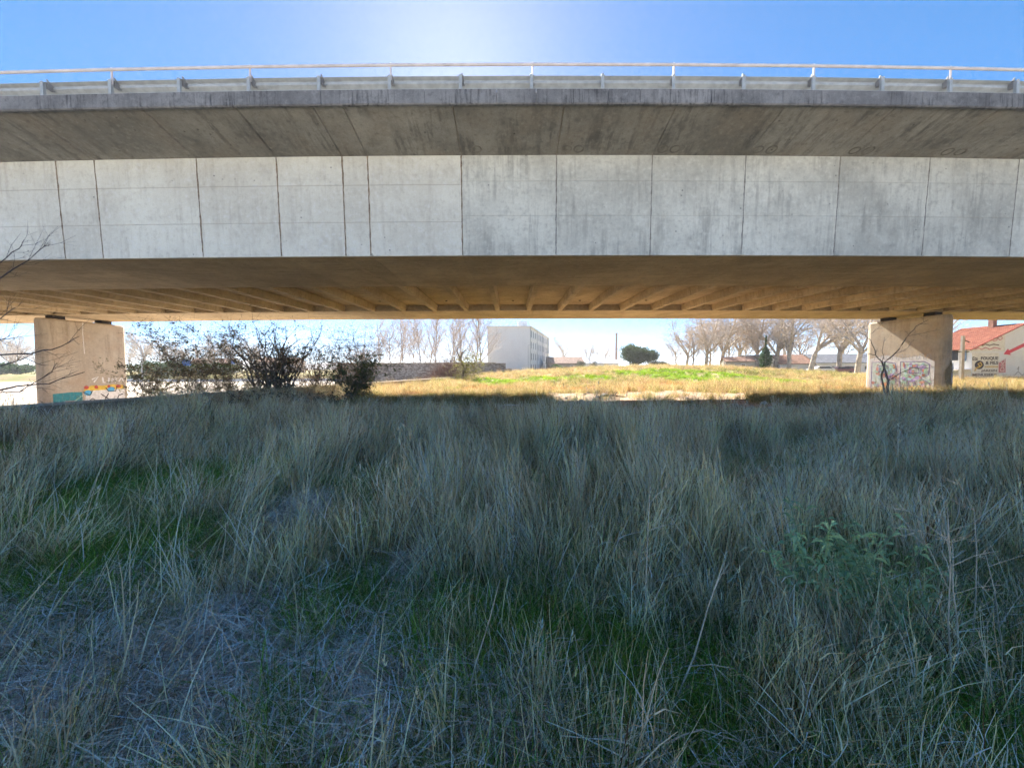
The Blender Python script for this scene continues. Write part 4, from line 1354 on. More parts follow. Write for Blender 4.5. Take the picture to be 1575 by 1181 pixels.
# ------------------------------------------------------------------ grass
def ribbons(base, vec, droop, width, cols, seg=4, curl=0.0, taper=.85, kink=None):
    # base (n,3), vec (n,3) tip offset, droop (n,) sag at tip, width (n,), cols (n,3)
    n_ = len(base)
    t_ = np.linspace(0, 1, seg + 1)
    sidea = rng.uniform(0, 2 * PI, n_)
    side = np.stack([np.cos(sidea), np.sin(sidea), np.zeros(n_)], 1)
    horiz = vec.copy(); horiz[:, 2] = 0
    P_ = base[:, None, :] + vec[:, None, :] * t_[None, :, None]
    # bend: horizontal motion happens late, height early
    P_[:, :, :2] = base[:, None, :2] + vec[:, None, :2] * (t_[None, :, None] ** 1.5)
    P_[:, :, 2] -= droop[:, None] * t_[None] ** 2.4
    if curl:
        ph = rng.uniform(0, 6.28, (n_, 3))
        for k in range(3):
            P_[:, :, k] += curl * np.sin(t_[None] * rng.uniform(2, 7, n_)[:, None] + ph[:, k:k + 1]) * t_[None] * (1 if k < 2 else .5)
    w_ = width[:, None] * (1 - taper * t_[None] ** 1.3)
    A_ = P_ - side[:, None, :] * w_[..., None] / 2
    B_ = P_ + side[:, None, :] * w_[..., None] / 2
    V = np.stack([A_, B_], 2).reshape(-1, 3)
    i = (np.arange(n_) * (seg + 1) * 2)[:, None] + (np.arange(seg) * 2)[None]
    Fq = np.stack([i, i + 1, i + 3, i + 2], -1).reshape(-1, 4)
    Cc = np.repeat(cols, (seg + 1) * 2, 0)
    return V, Fq, Cc
def mesh_np(name, parts, mat):
    off = 0; Vs, Fs, Cs = [], [], []
    for V, Fq, Cc in parts:
        Vs.append(V); Fs.append(Fq + off); Cs.append(Cc); off += len(V)
    V = np.concatenate(Vs); Fq = np.concatenate(Fs); Cc = np.concatenate(Cs)
    me = bpy.data.meshes.new(name)
    me.vertices.add(len(V)); me.vertices.foreach_set('co', V.astype(np.float32).ravel())
    me.loops.add(Fq.size); me.loops.foreach_set('vertex_index', Fq.astype(np.int32).ravel())
    me.polygons.add(len(Fq)); me.polygons.foreach_set('loop_start', np.arange(0, Fq.size, 4, dtype=np.int32))
    me.update(calc_edges=True)
    at_ = me.color_attributes.new('Col', 'FLOAT_COLOR', 'POINT')
    at_.data.foreach_set('color', np.concatenate([np.clip(Cc, 0, 1), np.ones((len(Cc), 1))], 1).astype(np.float32).ravel())
    me.materials.append(mat)
    return me
def pick(cols, n_, var=.2, wts=None):
    cols = np.array(cols); k = rng.choice(len(cols), n_, p=wts)
    return cols[k] * rng.uniform(1 - var, 1 + var, (n_, 1))
def disc(n_, r):
    a = rng.uniform(0, 2 * PI, n_); q = np.sqrt(rng.random(n_)) * r
    return np.stack([q * np.cos(a), q * np.sin(a), np.full(n_, -.03)], 1)
def blades(n_, r, h, lean, droop, width, cols, seg=4, curl=0.0, var=.2, wts=None, lean_dir=None):
    b = disc(n_, r)
    H = rng.uniform(h[0], h[1], n_)
    a = rng.uniform(0, 2 * PI, n_); l = rng.uniform(lean[0], lean[1], n_) * H
    v = np.stack([np.cos(a) * l, np.sin(a) * l, H], 1)
    if lean_dir is not None:
        v[:, 0] += lean_dir[0] * H; v[:, 1] += lean_dir[1] * H
    return ribbons(b, v, rng.uniform(droop[0], droop[1], n_) * H, rng.uniform(width[0], width[1], n_), pick(cols, n_, var, wts), seg, curl)
STRAW, PALE, GREYS, BROWN, OLIVE, GREEN = (.68, .57, .30), (.86, .80, .58), (.52, .48, .34), (.13, .08, .04), (.15, .165, .04), (.13, .26, .045)
g_mat = grass_mat('dry_grass_blades', tint=(1.12, 1.03, .93), trans=.42, var=.42)
g_far = grass_mat('sunlit_straw_blades', trans=.45, var=.3)

def tall_tuft(i):
    ld = (rng.normal(0, .07), rng.normal(0, .07))
    ns = 24
    parts = [blades(ns, .12, (.8, 1.3), (.02, .20), (0, .10), (.006, .0095), [PALE, PALE, PALE, STRAW, GREYS, BROWN], 5, .016, lean_dir=ld),
             blades(14, .13, (.45, .95), (.05, .45), (.05, .5), (.005, .009), [STRAW, GREYS, OLIVE, BROWN], 4, .02, lean_dir=ld),
             blades(22, .17, (.2, .5), (.1, .7), (.1, .5), (.005, .009), [OLIVE, BROWN, BROWN, GREEN], 3, .02)]
    parts.append(blades(4, .15, (.3, .8), (.25, .8), (.3, .9), (.010, .016), [PALE, STRAW, GREYS], 5, .03))
    V, Fq, Cc = parts[0]
    st = V.reshape(ns, 6, 2, 3).mean(2)
    bs, vs = [], []
    for k in range(ns):
        for _ in range(2):
            j = rng.integers(1, 5); f_ = rng.random()
            bs.append(st[k, j - 1] * (1 - f_) + st[k, j] * f_)
            a = rng.uniform(0, 6.28); L = rng.uniform(.08, .26)
            vs.append((math.cos(a) * L * .7, math.sin(a) * L * .7, L * rng.uniform(.5, 1.6)))
    bs, vs = np.array(bs), np.array(vs)
    parts.append(ribbons(bs, vs, rng.uniform(.0, .16, len(bs)), rng.uniform(.004, .007, len(bs)), pick([PALE, STRAW], len(bs)), 3))
    if i % 4 == 0:
        hd = st[rng.choice(ns, 5, False), 5]
        bs = np.repeat(hd, 6, 0); bs[:, 2] -= rng.uniform(0, .12, 30); vs = rng.normal(0, .010, (30, 3)); vs[:, 2] = rng.uniform(.03, .08, 30)
        parts.append(ribbons(bs, vs, np.zeros(30), np.full(30, .006), pick([PALE, STRAW], 30), 2))
    return mesh_np('tall_tuft', parts, g_mat)
def mid_tuft(i):
    return mesh_np('mid_tuft', [blades(55, .15, (.2, .6), (.1, .6), (.1, .5), (.003, .006), [OLIVE, OLIVE, GREEN, BROWN, BROWN, GREEN], 4, .03, .35),
                                blades(18, .15, (.3, .75), (.05, .4), (0, .3), (.003, .005), [STRAW, PALE, GREYS], 4, .02)], g_mat)
def green_tuft(i):
    return mesh_np('green_tuft', [blades(70, .14, (.16, .48), (.12, .8), (.15, .6), (.005, .010), [(.16, .34, .05), (.12, .26, .04), (.22, .38, .07)], 4, .02, .25),
                                  blades(8, .13, (.2, .5), (.1, .6), (0, .4), (.003, .005), [STRAW, OLIVE], 4, .02)], g_mat)
def mat_tuft(i):          # flattened, tangled dead grass
    n_ = 85
    b = disc(n_, .2); b[:, 2] = rng.uniform(.0, .10, n_)
    a = rng.uniform(0, 2 * PI, n_); L = rng.uniform(.1, .34, n_)
    v = np.stack([np.cos(a) * L, np.sin(a) * L, rng.uniform(-.02, .12, n_)], 1)
    return mesh_np('matted_tuft', [ribbons(b, v, rng.uniform(0, .06, n_), rng.uniform(.004, .008, n_), pick([(.82, .76, .72), (.72, .66, .62), (.36, .29, .24), (.86, .82, .80)], n_, .3), 5, .035, .5)], g_mat)
def long_stem(i):         # single long bleached stems
    return mesh_np('long_stem', [blades(2, .05, (1.0, 1.6), (.02, .2), (0, .12), (.007, .011), [PALE, (.78, .70, .52)], 5, .015), blades(4, .05, (.3, .9), (.1, .5), (0, .3), (.004, .007), [PALE, STRAW], 4, .02)], g_mat)
def far_straw(i):
    return mesh_np('straw_tuft', [blades(46, .28, (.3, .85), (.1, .55), (.05, .4), (.008, .016), [(.48, .34, .15), (.54, .43, .23), (.36, .25, .10), (.60, .50, .31), (.42, .38, .14), (.32, .22, .09)], 3, .03, .25)], g_far)
def far_orange(i):
    return mesh_np('orange_tuft', [blades(46, .28, (.25, .6), (.1, .6), (.05, .4), (.008, .016), [(.50, .23, .075), (.52, .30, .12), (.36, .16, .06)], 3, .03, .25)], g_far)
def far_green(i):
    return mesh_np('fresh_tuft', [blades(50, .28, (.15, .45), (.1, .8), (.1, .5), (.012, .024), [(.24, .37, .03), (.32, .44, .05), (.15, .26, .03)], 3, .03, .25)], g_far)
def far_olive(i):
    return mesh_np('olive_tuft', [blades(46, .28, (.25, .7), (.1, .6), (.05, .4), (.008, .016), [(.26, .25, .07), (.40, .33, .13), (.17, .20, .06)], 3, .03, .25)], g_far)

def scatter(name, label, cat, maker, nvar, pts, rot, scl):
    col = bpy.data.collections.new(name + '_kinds')
    for i in range(nvar):
        col.objects.link(bpy.data.objects.new('%s_kind_%02d' % (name, i), maker(i)))
    n_ = len(pts)
    me = bpy.data.meshes.new(name)
    me.vertices.add(n_); me.vertices.foreach_set('co', pts.astype(np.float32).ravel())
    for nm, typ, dat in (('rot', 'FLOAT_VECTOR', rot), ('scl', 'FLOAT_VECTOR', scl)):
        a_ = me.attributes.new(nm, typ, 'POINT'); a_.data.foreach_set('vector', dat.astype(np.float32).ravel())
    a_ = me.attributes.new('kind_index', 'INT', 'POINT'); a_.data.foreach_set('value', rng.integers(0, nvar, n_).astype(np.int32))
    o = link(name, me)
    g_ = bpy.data.node_groups.new(name + '_scatter', 'GeometryNodeTree')
    g_.interface.new_socket('Geometry', in_out='INPUT', socket_type='NodeSocketGeometry')
    g_.interface.new_socket('Geometry', in_out='OUTPUT', socket_type='NodeSocketGeometry')
    N_ = g_.nodes
    gi, go = N_.new('NodeGroupInput'), N_.new('NodeGroupOutput')
    ci = N_.new('GeometryNodeCollectionInfo'); ci.inputs['Collection'].default_value = col
    ci.inputs['Separate Children'].default_value = True; ci.inputs['Reset Children'].default_value = True
    ip = N_.new('GeometryNodeInstanceOnPoints'); ip.inputs['Pick Instance'].default_value = True
    def attr(nm, typ):
        x = N_.new('GeometryNodeInputNamedAttribute'); x.data_type = typ; x.inputs['Name'].default_value = nm; return x.outputs['Attribute']
    er = N_.new('FunctionNodeEulerToRotation')
    L_ = g_.links
    L_.new(gi.outputs[0], ip.inputs['Points']); L_.new(ci.outputs[0], ip.inputs['Instance'])
    L_.new(attr('kind_index', 'INT'), ip.inputs['Instance Index'])
    L_.new(attr('rot', 'FLOAT_VECTOR'), er.inputs[0]); L_.new(er.outputs[0], ip.inputs['Rotation'])
    L_.new(attr('scl', 'FLOAT_VECTOR'), ip.inputs['Scale'])
    L_.new(ip.outputs[0], go.inputs[0])
    md = o.modifiers.new('scatter', 'NODES'); md.node_group = g_
    print(name, n_)
    return tag(o, label, cat, kind='stuff')

def frustum_pts(n_, y0, y1, power=1.0, margin=1.42, pad=1.6):
    # more plants per square metre close by
    u = rng.random(n_)
    y = (y0 ** (2 - power) + u * (y1 ** (2 - power) - y0 ** (2 - power))) ** (1 / (2 - power))
    x = rng.uniform(-1, 1, n_) * (margin * y + pad)
    # the ground goes on beside and behind the viewer, a little thinner
    k = n_ // 5
    bx, by = rng.uniform(-13, 13, k), rng.uniform(-2.2, 8, k)
    out = (np.abs(bx) > margin * np.maximum(by, y0) + pad * .8) | (by < y0)
    out &= np.hypot(bx, by) > 1.25
    return np.concatenate([x, bx[out]]), np.concatenate([y, by[out]])
def vnoise(x, y, sc, seed):
    r2 = np.random.default_rng(seed); out = np.zeros_like(x)
    for k in range(6):
        a = r2.uniform(0, 6.28); f_ = sc * r2.uniform(.6, 1.7); ph = r2.uniform(0, 6.28)
        out += np.sin((x * math.cos(a) + y * math.sin(a)) * f_ + ph)
    return out / 6 * 1.6
def spots(x, y, lst, z=0.1):
    out = np.zeros_like(x)
    for px, py, rp in lst:
        c_ = on_ground(px, py, z); r = rp * (c_.y / FPX) * 1.15
        out = np.maximum(out, np.exp(-(((x - c_.x) / r) ** 2 + ((y - c_.y) / (r * 1.5)) ** 2)))
    return out
GREEN_SPOTS = [(170, 760, 100), (215, 870, 95), (330, 760, 60), (60, 830, 60), (820, 1000, 60), (690, 960, 60), (500, 935, 55), (560, 925, 50), (400, 735, 60), (110, 655, 60), (40, 700, 60), (940, 1030, 50), (1060, 1080, 70), (1500, 1130, 70), (1470, 990, 60), (450, 1120, 45), (1250, 900, 60)]
MAT_SPOTS = [(90, 960, 95), (330, 1000, 95), (500, 1050, 95), (300, 1110, 110), (600, 1150, 60), (450, 800, 40), (780, 1150, 40), (60, 1090, 90), (620, 880, 35)]
def ground_pts(x, y, dz=0.):
    return np.stack([x, y, ground(x, y) + dz], 1)
def rots(n_, tilt, lean=None):
    # spin about z first, then tip over: euler XYZ applied as tilt (x,y) after spin
    rx = rng.normal(0, tilt, n_); ry = rng.normal(0, tilt, n_)
    if lean is not None:
        rx = rx + lean[0]; ry = ry + lean[1]
    return np.stack([rx, ry, np.zeros(n_)], 1)
def right_of_wall(x, y):
    return x > (-16.5 + (y - 12.7) * WDX) + .35
def clear_dirt(x, y):
    return ~((dirt_keep(x, y)) & (y > 15.8))

x, y = frustum_pts(13000, 1.5, 18.5, .62)
mat_f, gr_f = spots(x, y, MAT_SPOTS), spots(x, y, GREEN_SPOTS)
dens = .06 + .94 * sstep(-.35, .40, vnoise(x, y, 1.7, 4) + .5 * vnoise(x, y, 4.0, 14))
k = right_of_wall(x, y) & (rng.random(len(x)) < dens) & (mat_f < rng.uniform(.2, .55, len(x))) & (gr_f < rng.uniform(.2, .7, len(x))) & clear_dirt(x, y)
near_left = (x < -.2 - .25 * y) & (y < 6)
k &= ~(near_left & (rng.random(len(x)) < .25))
x, y = x[k], y[k]
h = (1 + .16 * sstep(2.6, 4, y)) * rng.uniform(.55, 1.08, len(x)) * (.84 + .24 * vnoise(x, y, .6, 8) + .16 * vnoise(x, y, 1.6, 21)) * (1 - .40 * sstep(9, 16, y)) * np.where(y > 11, rng.choice([.75, .9, 1.0, 1.35], len(x)), 1) * np.where(y < 2.9, .68, 1)
lean_r = .38 * sstep(-1.0, -4.0, x) * (1 - .5 * sstep(6, 12, y))          # left-hand grass is blown over to the right
wy = rng.uniform(15.5, 27, 1500)                                             # a taller fringe along the parapet
wx = wall_x(wy) + .45 + np.abs(rng.normal(0, 1.3, 1500))
wh = rng.uniform(.5, .95, 1500) * (1 - .35 * sstep(1.0, 3.5, wx - wall_x(wy)))
x = np.concatenate([x, wx]); y = np.concatenate([y, wy]); h = np.concatenate([h, wh]); lean_r = np.concatenate([lean_r, rng.uniform(0, .15, 1500)])
scatter('tall_dry_grass', 'tall bleached dry grass covering the shaded ground before the viaduct', 'grass', tall_tuft, 10, ground_pts(x, y), rots(len(x), .17, (.05, lean_r - .04 * (x > 2))), np.stack([rng.uniform(.8, 1.2, len(x)) * (1 + .6 * sstep(4.5, 11, y))] * 2 + [h], 1))
x, y = frustum_pts(16000, 1.3, 18.5, .8)
mat_f = spots(x, y, MAT_SPOTS)
gr_f = spots(x, y, GREEN_SPOTS)
k = right_of_wall(x, y) & (mat_f < rng.uniform(.25, .7, len(x))) & (gr_f < rng.uniform(.3, .8, len(x))) & clear_dirt(x, y)
x, y = x[k], y[k]
lean_r = .55 * sstep(-.5, -3.0, x)
scatter('undergrowth', 'olive and brown fine grass filling the gaps below the tall stems', 'grass', mid_tuft, 8, ground_pts(x, y), rots(len(x), .15, (0, lean_r)), np.stack([rng.uniform(.8, 1.3, len(x))] * 2 + [rng.uniform(.6, 1.1, len(x)) * (1 - .3 * sstep(9, 15, y))], 1))
x, y = frustum_pts(34000, 1.3, 14, .9)
gr_f = spots(x, y, GREEN_SPOTS)
k = right_of_wall(x, y) & ((gr_f > rng.uniform(.25, .8, len(x))) | (rng.random(len(x)) < .20 * (1 - spots(x, y, MAT_SPOTS))))
x, y = x[k], y[k]
scatter('green_grass', 'fresh green grass patches between the dry clumps', 'grass', green_tuft, 6, ground_pts(x, y), rots(len(x), .12, (0, .15 * (x < 0))), np.stack([rng.uniform(.8, 1.3, len(x))] * 2 + [rng.uniform(.7, 1.3, len(x))], 1))
x, y = frustum_pts(22000, 1.25, 13, 1.0)
mat_f = spots(x, y, MAT_SPOTS)
k = right_of_wall(x, y) & ((mat_f > rng.uniform(.15, .5, len(x))) | (rng.random(len(x)) < .10))
x, y = x[k], y[k]
scatter('matted_grass', 'flattened tangled mat of pale dead grass near the viewer', 'grass', mat_tuft, 8, ground_pts(x, y, .02 + .05 * rng.random(len(x))), rots(len(x), .18), np.stack([rng.uniform(.8, 1.35, len(x))] * 2 + [rng.uniform(.7, 1.6, len(x))], 1))
x, y = frustum_pts(5200, 1.45, 15, .55)
k = right_of_wall(x, y)
x, y = x[k], y[k]
k = rng.random(len(x)) < np.where((x < -.3) & (y < 5), .7, .5 + .5 * vnoise(x, y, .9, 33))
x, y = x[k], y[k]
lean_r = np.where(x < -.3, rng.uniform(.0, .65, len(x)), rng.normal(-.04, .2, len(x)))
scatter('bleached_stems', 'single long bleached stems rising above the grass', 'grass', long_stem, 10, ground_pts(x, y), rots(len(x), .12, (0, lean_r)), np.stack([rng.uniform(.8, 1.2, len(x))] * 2 + [rng.uniform(.55, .92, len(x)) * np.where(y < 2.4, .75, 1) * (1 - .5 * sstep(9, 15, y))], 1))

# sunlit field beyond the shade
def field(n_, y0, y1, xl, xr):
    y = y0 + (y1 - y0) * rng.random(n_) ** 1.25
    a = rng.random(n_)
    x = (xl + (xr - xl) * a) * y
    return x, y
x, y = field(30000, 18.6, 76, -.42, 1.36)
k = right_of_wall(x, y) & ~(dirt_keep(x, y) & (rng.random(len(x)) > .05)) & ~((x > 47) & (y > 43))
x, y = x[k], y[k]
FR = spots(x, y, [(1040, 588, 90), (1100, 590, 70)], 0) * 0
def fspots(lst):
    out = np.zeros_like(x)
    for px, Y, rx, ry in lst:
        cx_ = xat(px, Y); out = np.maximum(out, np.exp(-(((x - cx_) / rx) ** 2 + ((y - Y) / ry) ** 2)))
    return out
gs = fspots([(775, 43, 5.0, 6), (1010, 49, 7.0, 6), (1070, 45, 7, 6), (870, 46, 6, 3.5), (700, 50, 2.5, 4), (690, 34, 1.2, 1.5), (1180, 40, 4, 3)])
os_ = fspots([(740, 33, 4.5, 3), (905, 33, 5, 2.5), (640, 27, 2.5, 3), (1040, 37, 4, 2), (1330, 30, 4, 4)])
u = rng.random(len(x)); nz = vnoise(x, y, .25, 77)
kind = np.where(gs > .25 + .35 * u, 1, np.where(os_ > .3 + .5 * u, 2, np.where((nz + .5 * rng.normal(0, 1, len(x)) > .55) | ((y < 23) & (u < .75)), 3, 0)))
hh = np.where(rng.random(len(x)) < .12, 1.5, 1.) * rng.uniform(.55, 1.2, len(x)) * (.9 + .25 * vnoise(x, y, .4, 5))
def fput(name, label, maker, sel):
    xx, y2 = x[sel], y[sel]
    scatter(name, label, 'grass', maker, 6, ground_pts(xx, y2), rots(len(xx), .12), np.stack([rng.uniform(.8, 1.5, len(xx))] * 2 + [hh[sel]], 1))
fput('straw_field_grass', 'sunlit straw coloured grass over the mound beyond the viaduct shade', far_straw, kind == 0)
fput('fresh_field_grass', 'bright yellow green grass patches on the sunlit mound', far_green, kind == 1)
fput('orange_field_grass', 'orange brown dry grass clumps on the sunlit ground', far_orange, kind == 2)
fput('olive_field_grass', 'olive green grass along the edge of the shade', far_olive, kind == 3)

# ------------------------------------------------------------------ single plants and litter in the foreground
weed_leaf = leaf_mat('weed_leaf', (.34, .46, .25), .4)
stalk_m = plain('bleached_stalk', (.44, .38, .28), var=.35, scale=9)
def weed(label, px, py, h, w, n_, seed):
    p = on_ground(px, py, .0); z = gz(p.x, p.y)
    o = empty('feathery_weed', (p.x, p.y, z), 0, label, 'weed', 'feathery green weeds among the dry grass')
    r2 = random.Random(seed); sm, lm_ = MB(), MB()
    for i in range(n_):
        a = r2.uniform(0, 6.28); tgt = Vector((math.cos(a) * w * r2.uniform(.2, 1), math.sin(a) * w * r2.uniform(.2, .8), h * r2.uniform(.6, 1)))
        pts = [Vector((0, 0, 0)), tgt * .45 + Vector((0, 0, h * .15)), tgt]
        sm.tube(pts, [.005, .004, .002], 4, cap=False)
        for k in range(26):
            f_ = r2.uniform(.35, 1)
            b = pts[0].lerp(pts[1], f_ * 2) if f_ < .5 else pts[1].lerp(pts[2], f_ * 2 - 1)
            d = Vector((r2.gauss(0, 1), r2.gauss(0, 1), r2.uniform(-.4, .7))).normalized(); L = r2.uniform(.05, .11); q = rnd_perp(d, r2) * L * .12
            c_ = b + d * L * .55 + Vector((0, 0, .01))
            lm_.quad(b, c_ + q, b + d * L - Vector((0, 0, L * .3)), c_ - q)
    sm.build('stem', weed_leaf, o, fix=False); lm_.build('foliage', weed_leaf, o, fix=False)
weed('feathery green weed, the larger of two, left of the tall bleached stalks', 1255, 1010, 1.05, .55, 16, 1)
weed('smaller feathery green weed close to the tall bleached stalks', 1350, 1010, .95, .4, 12, 2)
weed('low feathery green weed below the smaller one', 1395, 1050, .6, .35, 10, 3)
def stalk(label, px, py, h, lean, seed, n_side=7):
    p = on_ground(px, py, 0); z = gz(p.x, p.y); r2 = random.Random(seed)
    o = empty('dry_stalk', (p.x, p.y, z), 0, label, 'plant', 'thick dry weed stalks')
    m = MB(); pts = [Vector((lean * h * f_ + r2.gauss(0, .006), r2.gauss(0, .01), h * f_ - .02)) for f_ in (0, .25, .5, .75, 1)]
    m.tube(pts, [.0055, .005, .0042, .0032, .0018], 6); m.build('stem', stalk_m, o, smooth=True)
    m = MB()
    for i in range(n_side):
        f_ = r2.uniform(.25, .98) * 4; j = min(3, int(f_)); b = pts[j].lerp(pts[j + 1], f_ - j)
        d = Vector((r2.gauss(0, 1), r2.gauss(0, .6), r2.uniform(.3, 1.2))).normalized(); L = r2.uniform(.12, .4)
        e_ = b + d * L; m.tube([b, b + d * L * .5 + Vector((0, 0, .015)), e_], [.0024, .0019, .0011], 4)
        for _ in range(3):
            d2 = (d + rnd_perp(d, r2) * .7).normalized(); m.tube([b + d * L * .6, b + d * L * .6 + d2 * L * .4], [.0013, .0008], 3)
    tag(m.build('side_shoot', stalk_m, o, fix=False), kind='stuff')
stalk('thickest bleached weed stalk standing right of the feathery weeds', 1462, 1120, 1.25, -.06, 1)
stalk('bleached weed stalk crossing just beside the thickest one', 1478, 1100, 1.15, -.12, 2)
stalk('slim bleached stalk standing nearer the right edge of the grass', 1500, 1040, 1.15, -.05, 3, 4)
stalk('leaning bleached stalk at the far right of the grass', 1560, 1060, .95, -.25, 4)
stalk('tall bleached stalk before the purple brown clump in the middle', 985, 1020, 1.2, .03, 5, 3)
stalk('slanting bleached stalk low in the middle of the grass', 1010, 1150, 1.0, .34, 6, 2)
stalk('slanting bleached stalk at the bottom, leaning right', 700, 1150, .85, .26, 7, 1)

leafb = plain('fallen_leaf_brown', (.26, .13, .07), var=.3, scale=20)
def fallen(label, px, py, size, rz, zz):
    p = on_ground(px, py, zz); m = MB()
    out = [(0, -.5), (.18, -.42), (.45, -.3), (.32, -.1), (.5, .12), (.25, .15), (.12, .5), (0, .38), (-.14, .48), (-.24, .16), (-.5, .14), (-.33, -.1), (-.44, -.3), (-.17, -.42)]
    for i in range(len(out)):
        a, b = out[i], out[(i + 1) % len(out)]
        fz = lambda q: abs(q[0]) * .35 + q[1] ** 2 * .3
        m.quad((0, 0, 0), (a[0] * size, a[1] * size, fz(a) * size), (b[0] * size, b[1] * size, fz(b) * size))
    o = empty('fallen_leaf', (p.x, p.y, zz), rz, label, 'leaf', 'brown fallen leaves')
    o.rotation_euler = (R(25), R(10), rz)
    m.build('blade', leafb, o, fix=False)
    m = MB(); m.tube([(0, -.45 * size, 0), (.05 * size, -.9 * size, .02)], .0025, 4); m.build('leaf_stalk', leafb, o)
fallen('brown curled leaf near the torn white paper', 1340, 1118, .11, .4, .22)
fallen('brown leaf caught in the pale matted grass, upper of two', 305, 1045, .13, 1.3, .16)
fallen('brown leaf caught in the pale matted grass, lower of two', 330, 1085, .12, 2.4, .16)
fallen('brown leaf among the green blades low in the middle', 1040, 1085, .10, 3.3, .15)
fallen('brown leaf at the edge of the small green patch', 535, 945, .12, .9, .16)
fallen('brown leaf on the matted grass just left of the dark clump', 488, 1045, .09, 4.1, .16)
paper_m = plain('white_paper', (.78, .80, .82), var=.05)
p = on_ground(1326, 1172, .14)
m = MB(); s_ = .05
m.quad((-.02, .09, .05), (.0, .10, .055), (.035, .0, .01), (.01, -.01, 0)); m.quad((.01, -.01, 0), (.035, .0, .01), (.055, -.1, .02), (.03, -.1, .03)); m.quad((.012, -.002, -.002), (.01, .02, -.02), (.05, -.06, -.02), (.03, -.1, .027))
o = m.build('paper_scrap', paper_m, fix=False); o.location = (p.x, p.y, gz(p.x, p.y) + .17)
tag(o, 'torn strip of white paper lying in the grass at the bottom edge', 'litter')
p = on_ground(1208, 1078, .06)
m = MB(); r2 = random.Random(4)
N_ = 10
for j in range(5):
    for i in range(N_):
        a = 2 * PI * i / N_; q = math.sin(PI * (j + .5) / 5)
        m.v.append((math.cos(a) * .075 * q * r2.uniform(.75, 1.2), math.sin(a) * .06 * q * r2.uniform(.75, 1.2), .09 * (1 - math.cos(PI * (j + .5) / 5)) * .5 * r2.uniform(.85, 1.15)))
for j in range(4):
    for i in range(N_):
        k = (i + 1) % N_; m.f.append((j * N_ + i, j * N_ + k, (j + 1) * N_ + k, (j + 1) * N_ + i))
m.f.append(tuple(range(4 * N_, 5 * N_)))
o = m.build('crumpled_bag', plain('navy_plastic', (.02, .035, .16), rough=.4, var=.3)); o.location = (p.x, p.y, gz(p.x, p.y) + .1)
tag(o, 'small crumpled navy blue plastic bag deep in the grass', 'litter')

# litter and rubble on the dirt
def lump(name, label, cat, px, py, size, mat, seed, group=None, z=.02):
    p = on_ground(px, py, z); r2 = random.Random(seed)
    bm = bmesh.new(); bmesh.ops.create_icosphere(bm, subdivisions=2, radius=.5)
    for v in bm.verts:
        v.co *= r2.uniform(.8, 1.15)
        v.co = Vector((v.co.x * size[0], v.co.y * size[1], max(v.co.z * size[2], -.12 * size[2])))
    me = bpy.data.meshes.new(name); bm.to_mesh(me); bm.free(); me.materials.append(mat)
    o = link(name, me, None, (p.x, p.y, gz(p.x, p.y) + .02), r2.uniform(0, 6))
    return tag(o, label, cat, group)
stone_m = plain('rubble_grey', (.34, .31, .28), var=.3, scale=6)
lump('rubble_stone', 'flattish pale rock lying on the shaded dirt', 'stone', 901, 629, (1.0, .7, .35), stone_m, 1)
m = MB(); m.box((0, 0, .03), (.95, .35, .05)); o = m.build('white_board', paper_m); p = on_ground(872, 631, 0); o.location = (p.x, p.y, gz(p.x, p.y) + .03); tag(o, 'white flat board lying on the shaded dirt left of the rock', 'litter')
m = MB(); m.box((0, 0, .03), (.6, .10, .03)); o = m.build('white_board', paper_m); p = on_ground(787, 637, 0); o.location = (p.x, p.y, gz(p.x, p.y) + .35); tag(o, 'narrow white strip of board showing above the grass tops', 'litter')
lump('litter_bag', 'crumpled white bag on the dark grass clump', 'litter', 1174, 617, (.45, .3, .4), paper_m, 3, z=.25)
lump('litter_bag', 'crumpled white scrap on the dirt right of the bag', 'litter', 1186, 630, (.3, .25, .18), paper_m, 4)
lump('litter_bag', 'tiny white scrap on the shaded dirt near the middle', 'litter', 1017, 626, (.25, .2, .12), paper_m, 5)
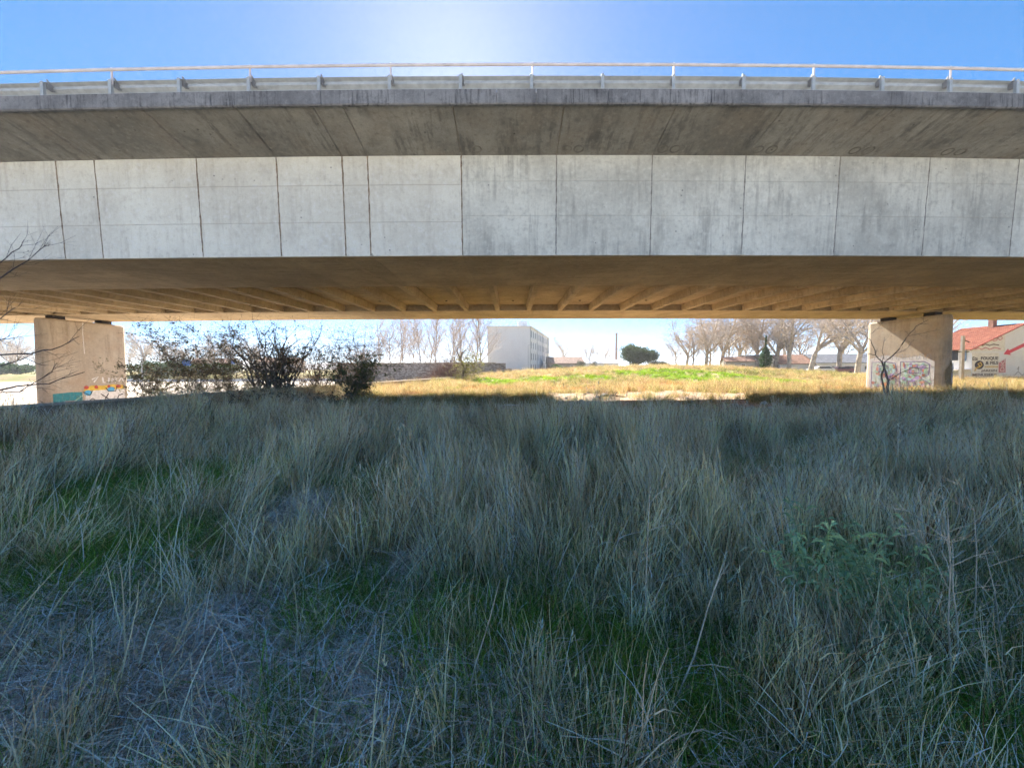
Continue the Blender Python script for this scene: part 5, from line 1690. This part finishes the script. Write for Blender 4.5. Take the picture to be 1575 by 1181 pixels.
lump('litter_bag', 'red and white crumpled packet on the sunlit dirt', 'litter', 815, 610, (.45, .3, .25), plain('red_packet', (.6, .10, .07)), 6)
lump('rubble_stone', 'dark heap of burnt rubble on the sunlit dirt', 'stone', 930, 611, (.8, .5, .5), plain('burnt_rubble', (.12, .11, .11), var=.4), 7)
m = MB(); m.tube([(-1.0, 0, .05), (-.3, .1, .16), (.2, 0, .12), (.9, .2, .05)], [.05, .07, .06, .03], 6); m.tube([(.1, 0, .12), (.3, -.1, .4)], [.035, .015], 5)
o = m.build('dead_branch', plain('charred_wood', (.08, .06, .05)), smooth=True); p = on_ground(942, 613, 0); o.location = (p.x, p.y, gz(p.x, p.y)); tag(o, 'charred dead branch lying beside the burnt rubble heap', 'branch')
rs = random.Random(44)
rlab = ['edge of the trodden dirt below the straw mound', 'sunlit dirt near the red packet', 'dirt just before the shade line', 'sunlit dirt under the straw tufts']
for i in range(26):
    px, py = rs.uniform(720, 1060), rs.uniform(602, 619)
    k = i % 4
    lump('rubble_stone', 'small loose stone on the trodden dirt before the straw mound', 'stone', px, py, tuple(rs.uniform(.12, .4) for _ in range(2)) + (rs.uniform(.1, .25),), stone_m, 100 + i, group='loose stones on the dirt')
pl_m = plain('weathered_plank', (.30, .22, .16), var=.3)
m = MB(); m.box((0, 0, .12), (3.2, .3, .14)); o = m.build('old_beam', pl_m); p = on_ground(1225, 598, 0); o.location = (p.x, p.y, gz(p.x, p.y)); tag(o, 'old timber beam lying across the dirt below the straw bank', 'beam')

# ------------------------------------------------------------------ air
if HAZE:
    hm = bpy.data.materials.new('haze_air'); hm.use_nodes = True
    nt = hm.node_tree; nt.nodes.clear()
    ho = nt.nodes.new('ShaderNodeOutputMaterial'); pv = nt.nodes.new('ShaderNodeVolumePrincipled')
    pv.inputs['Color'].default_value = (.93, .95, 1, 1); pv.inputs['Density'].default_value = HAZE; pv.inputs['Anisotropy'].default_value = .3
    nt.links.new(pv.outputs[0], ho.inputs['Volume'])
    m = MB(); m.box((0, 0, 10.2), (1980, 1980, 24.4)); tag(m.build('haze', hm), kind='stuff')
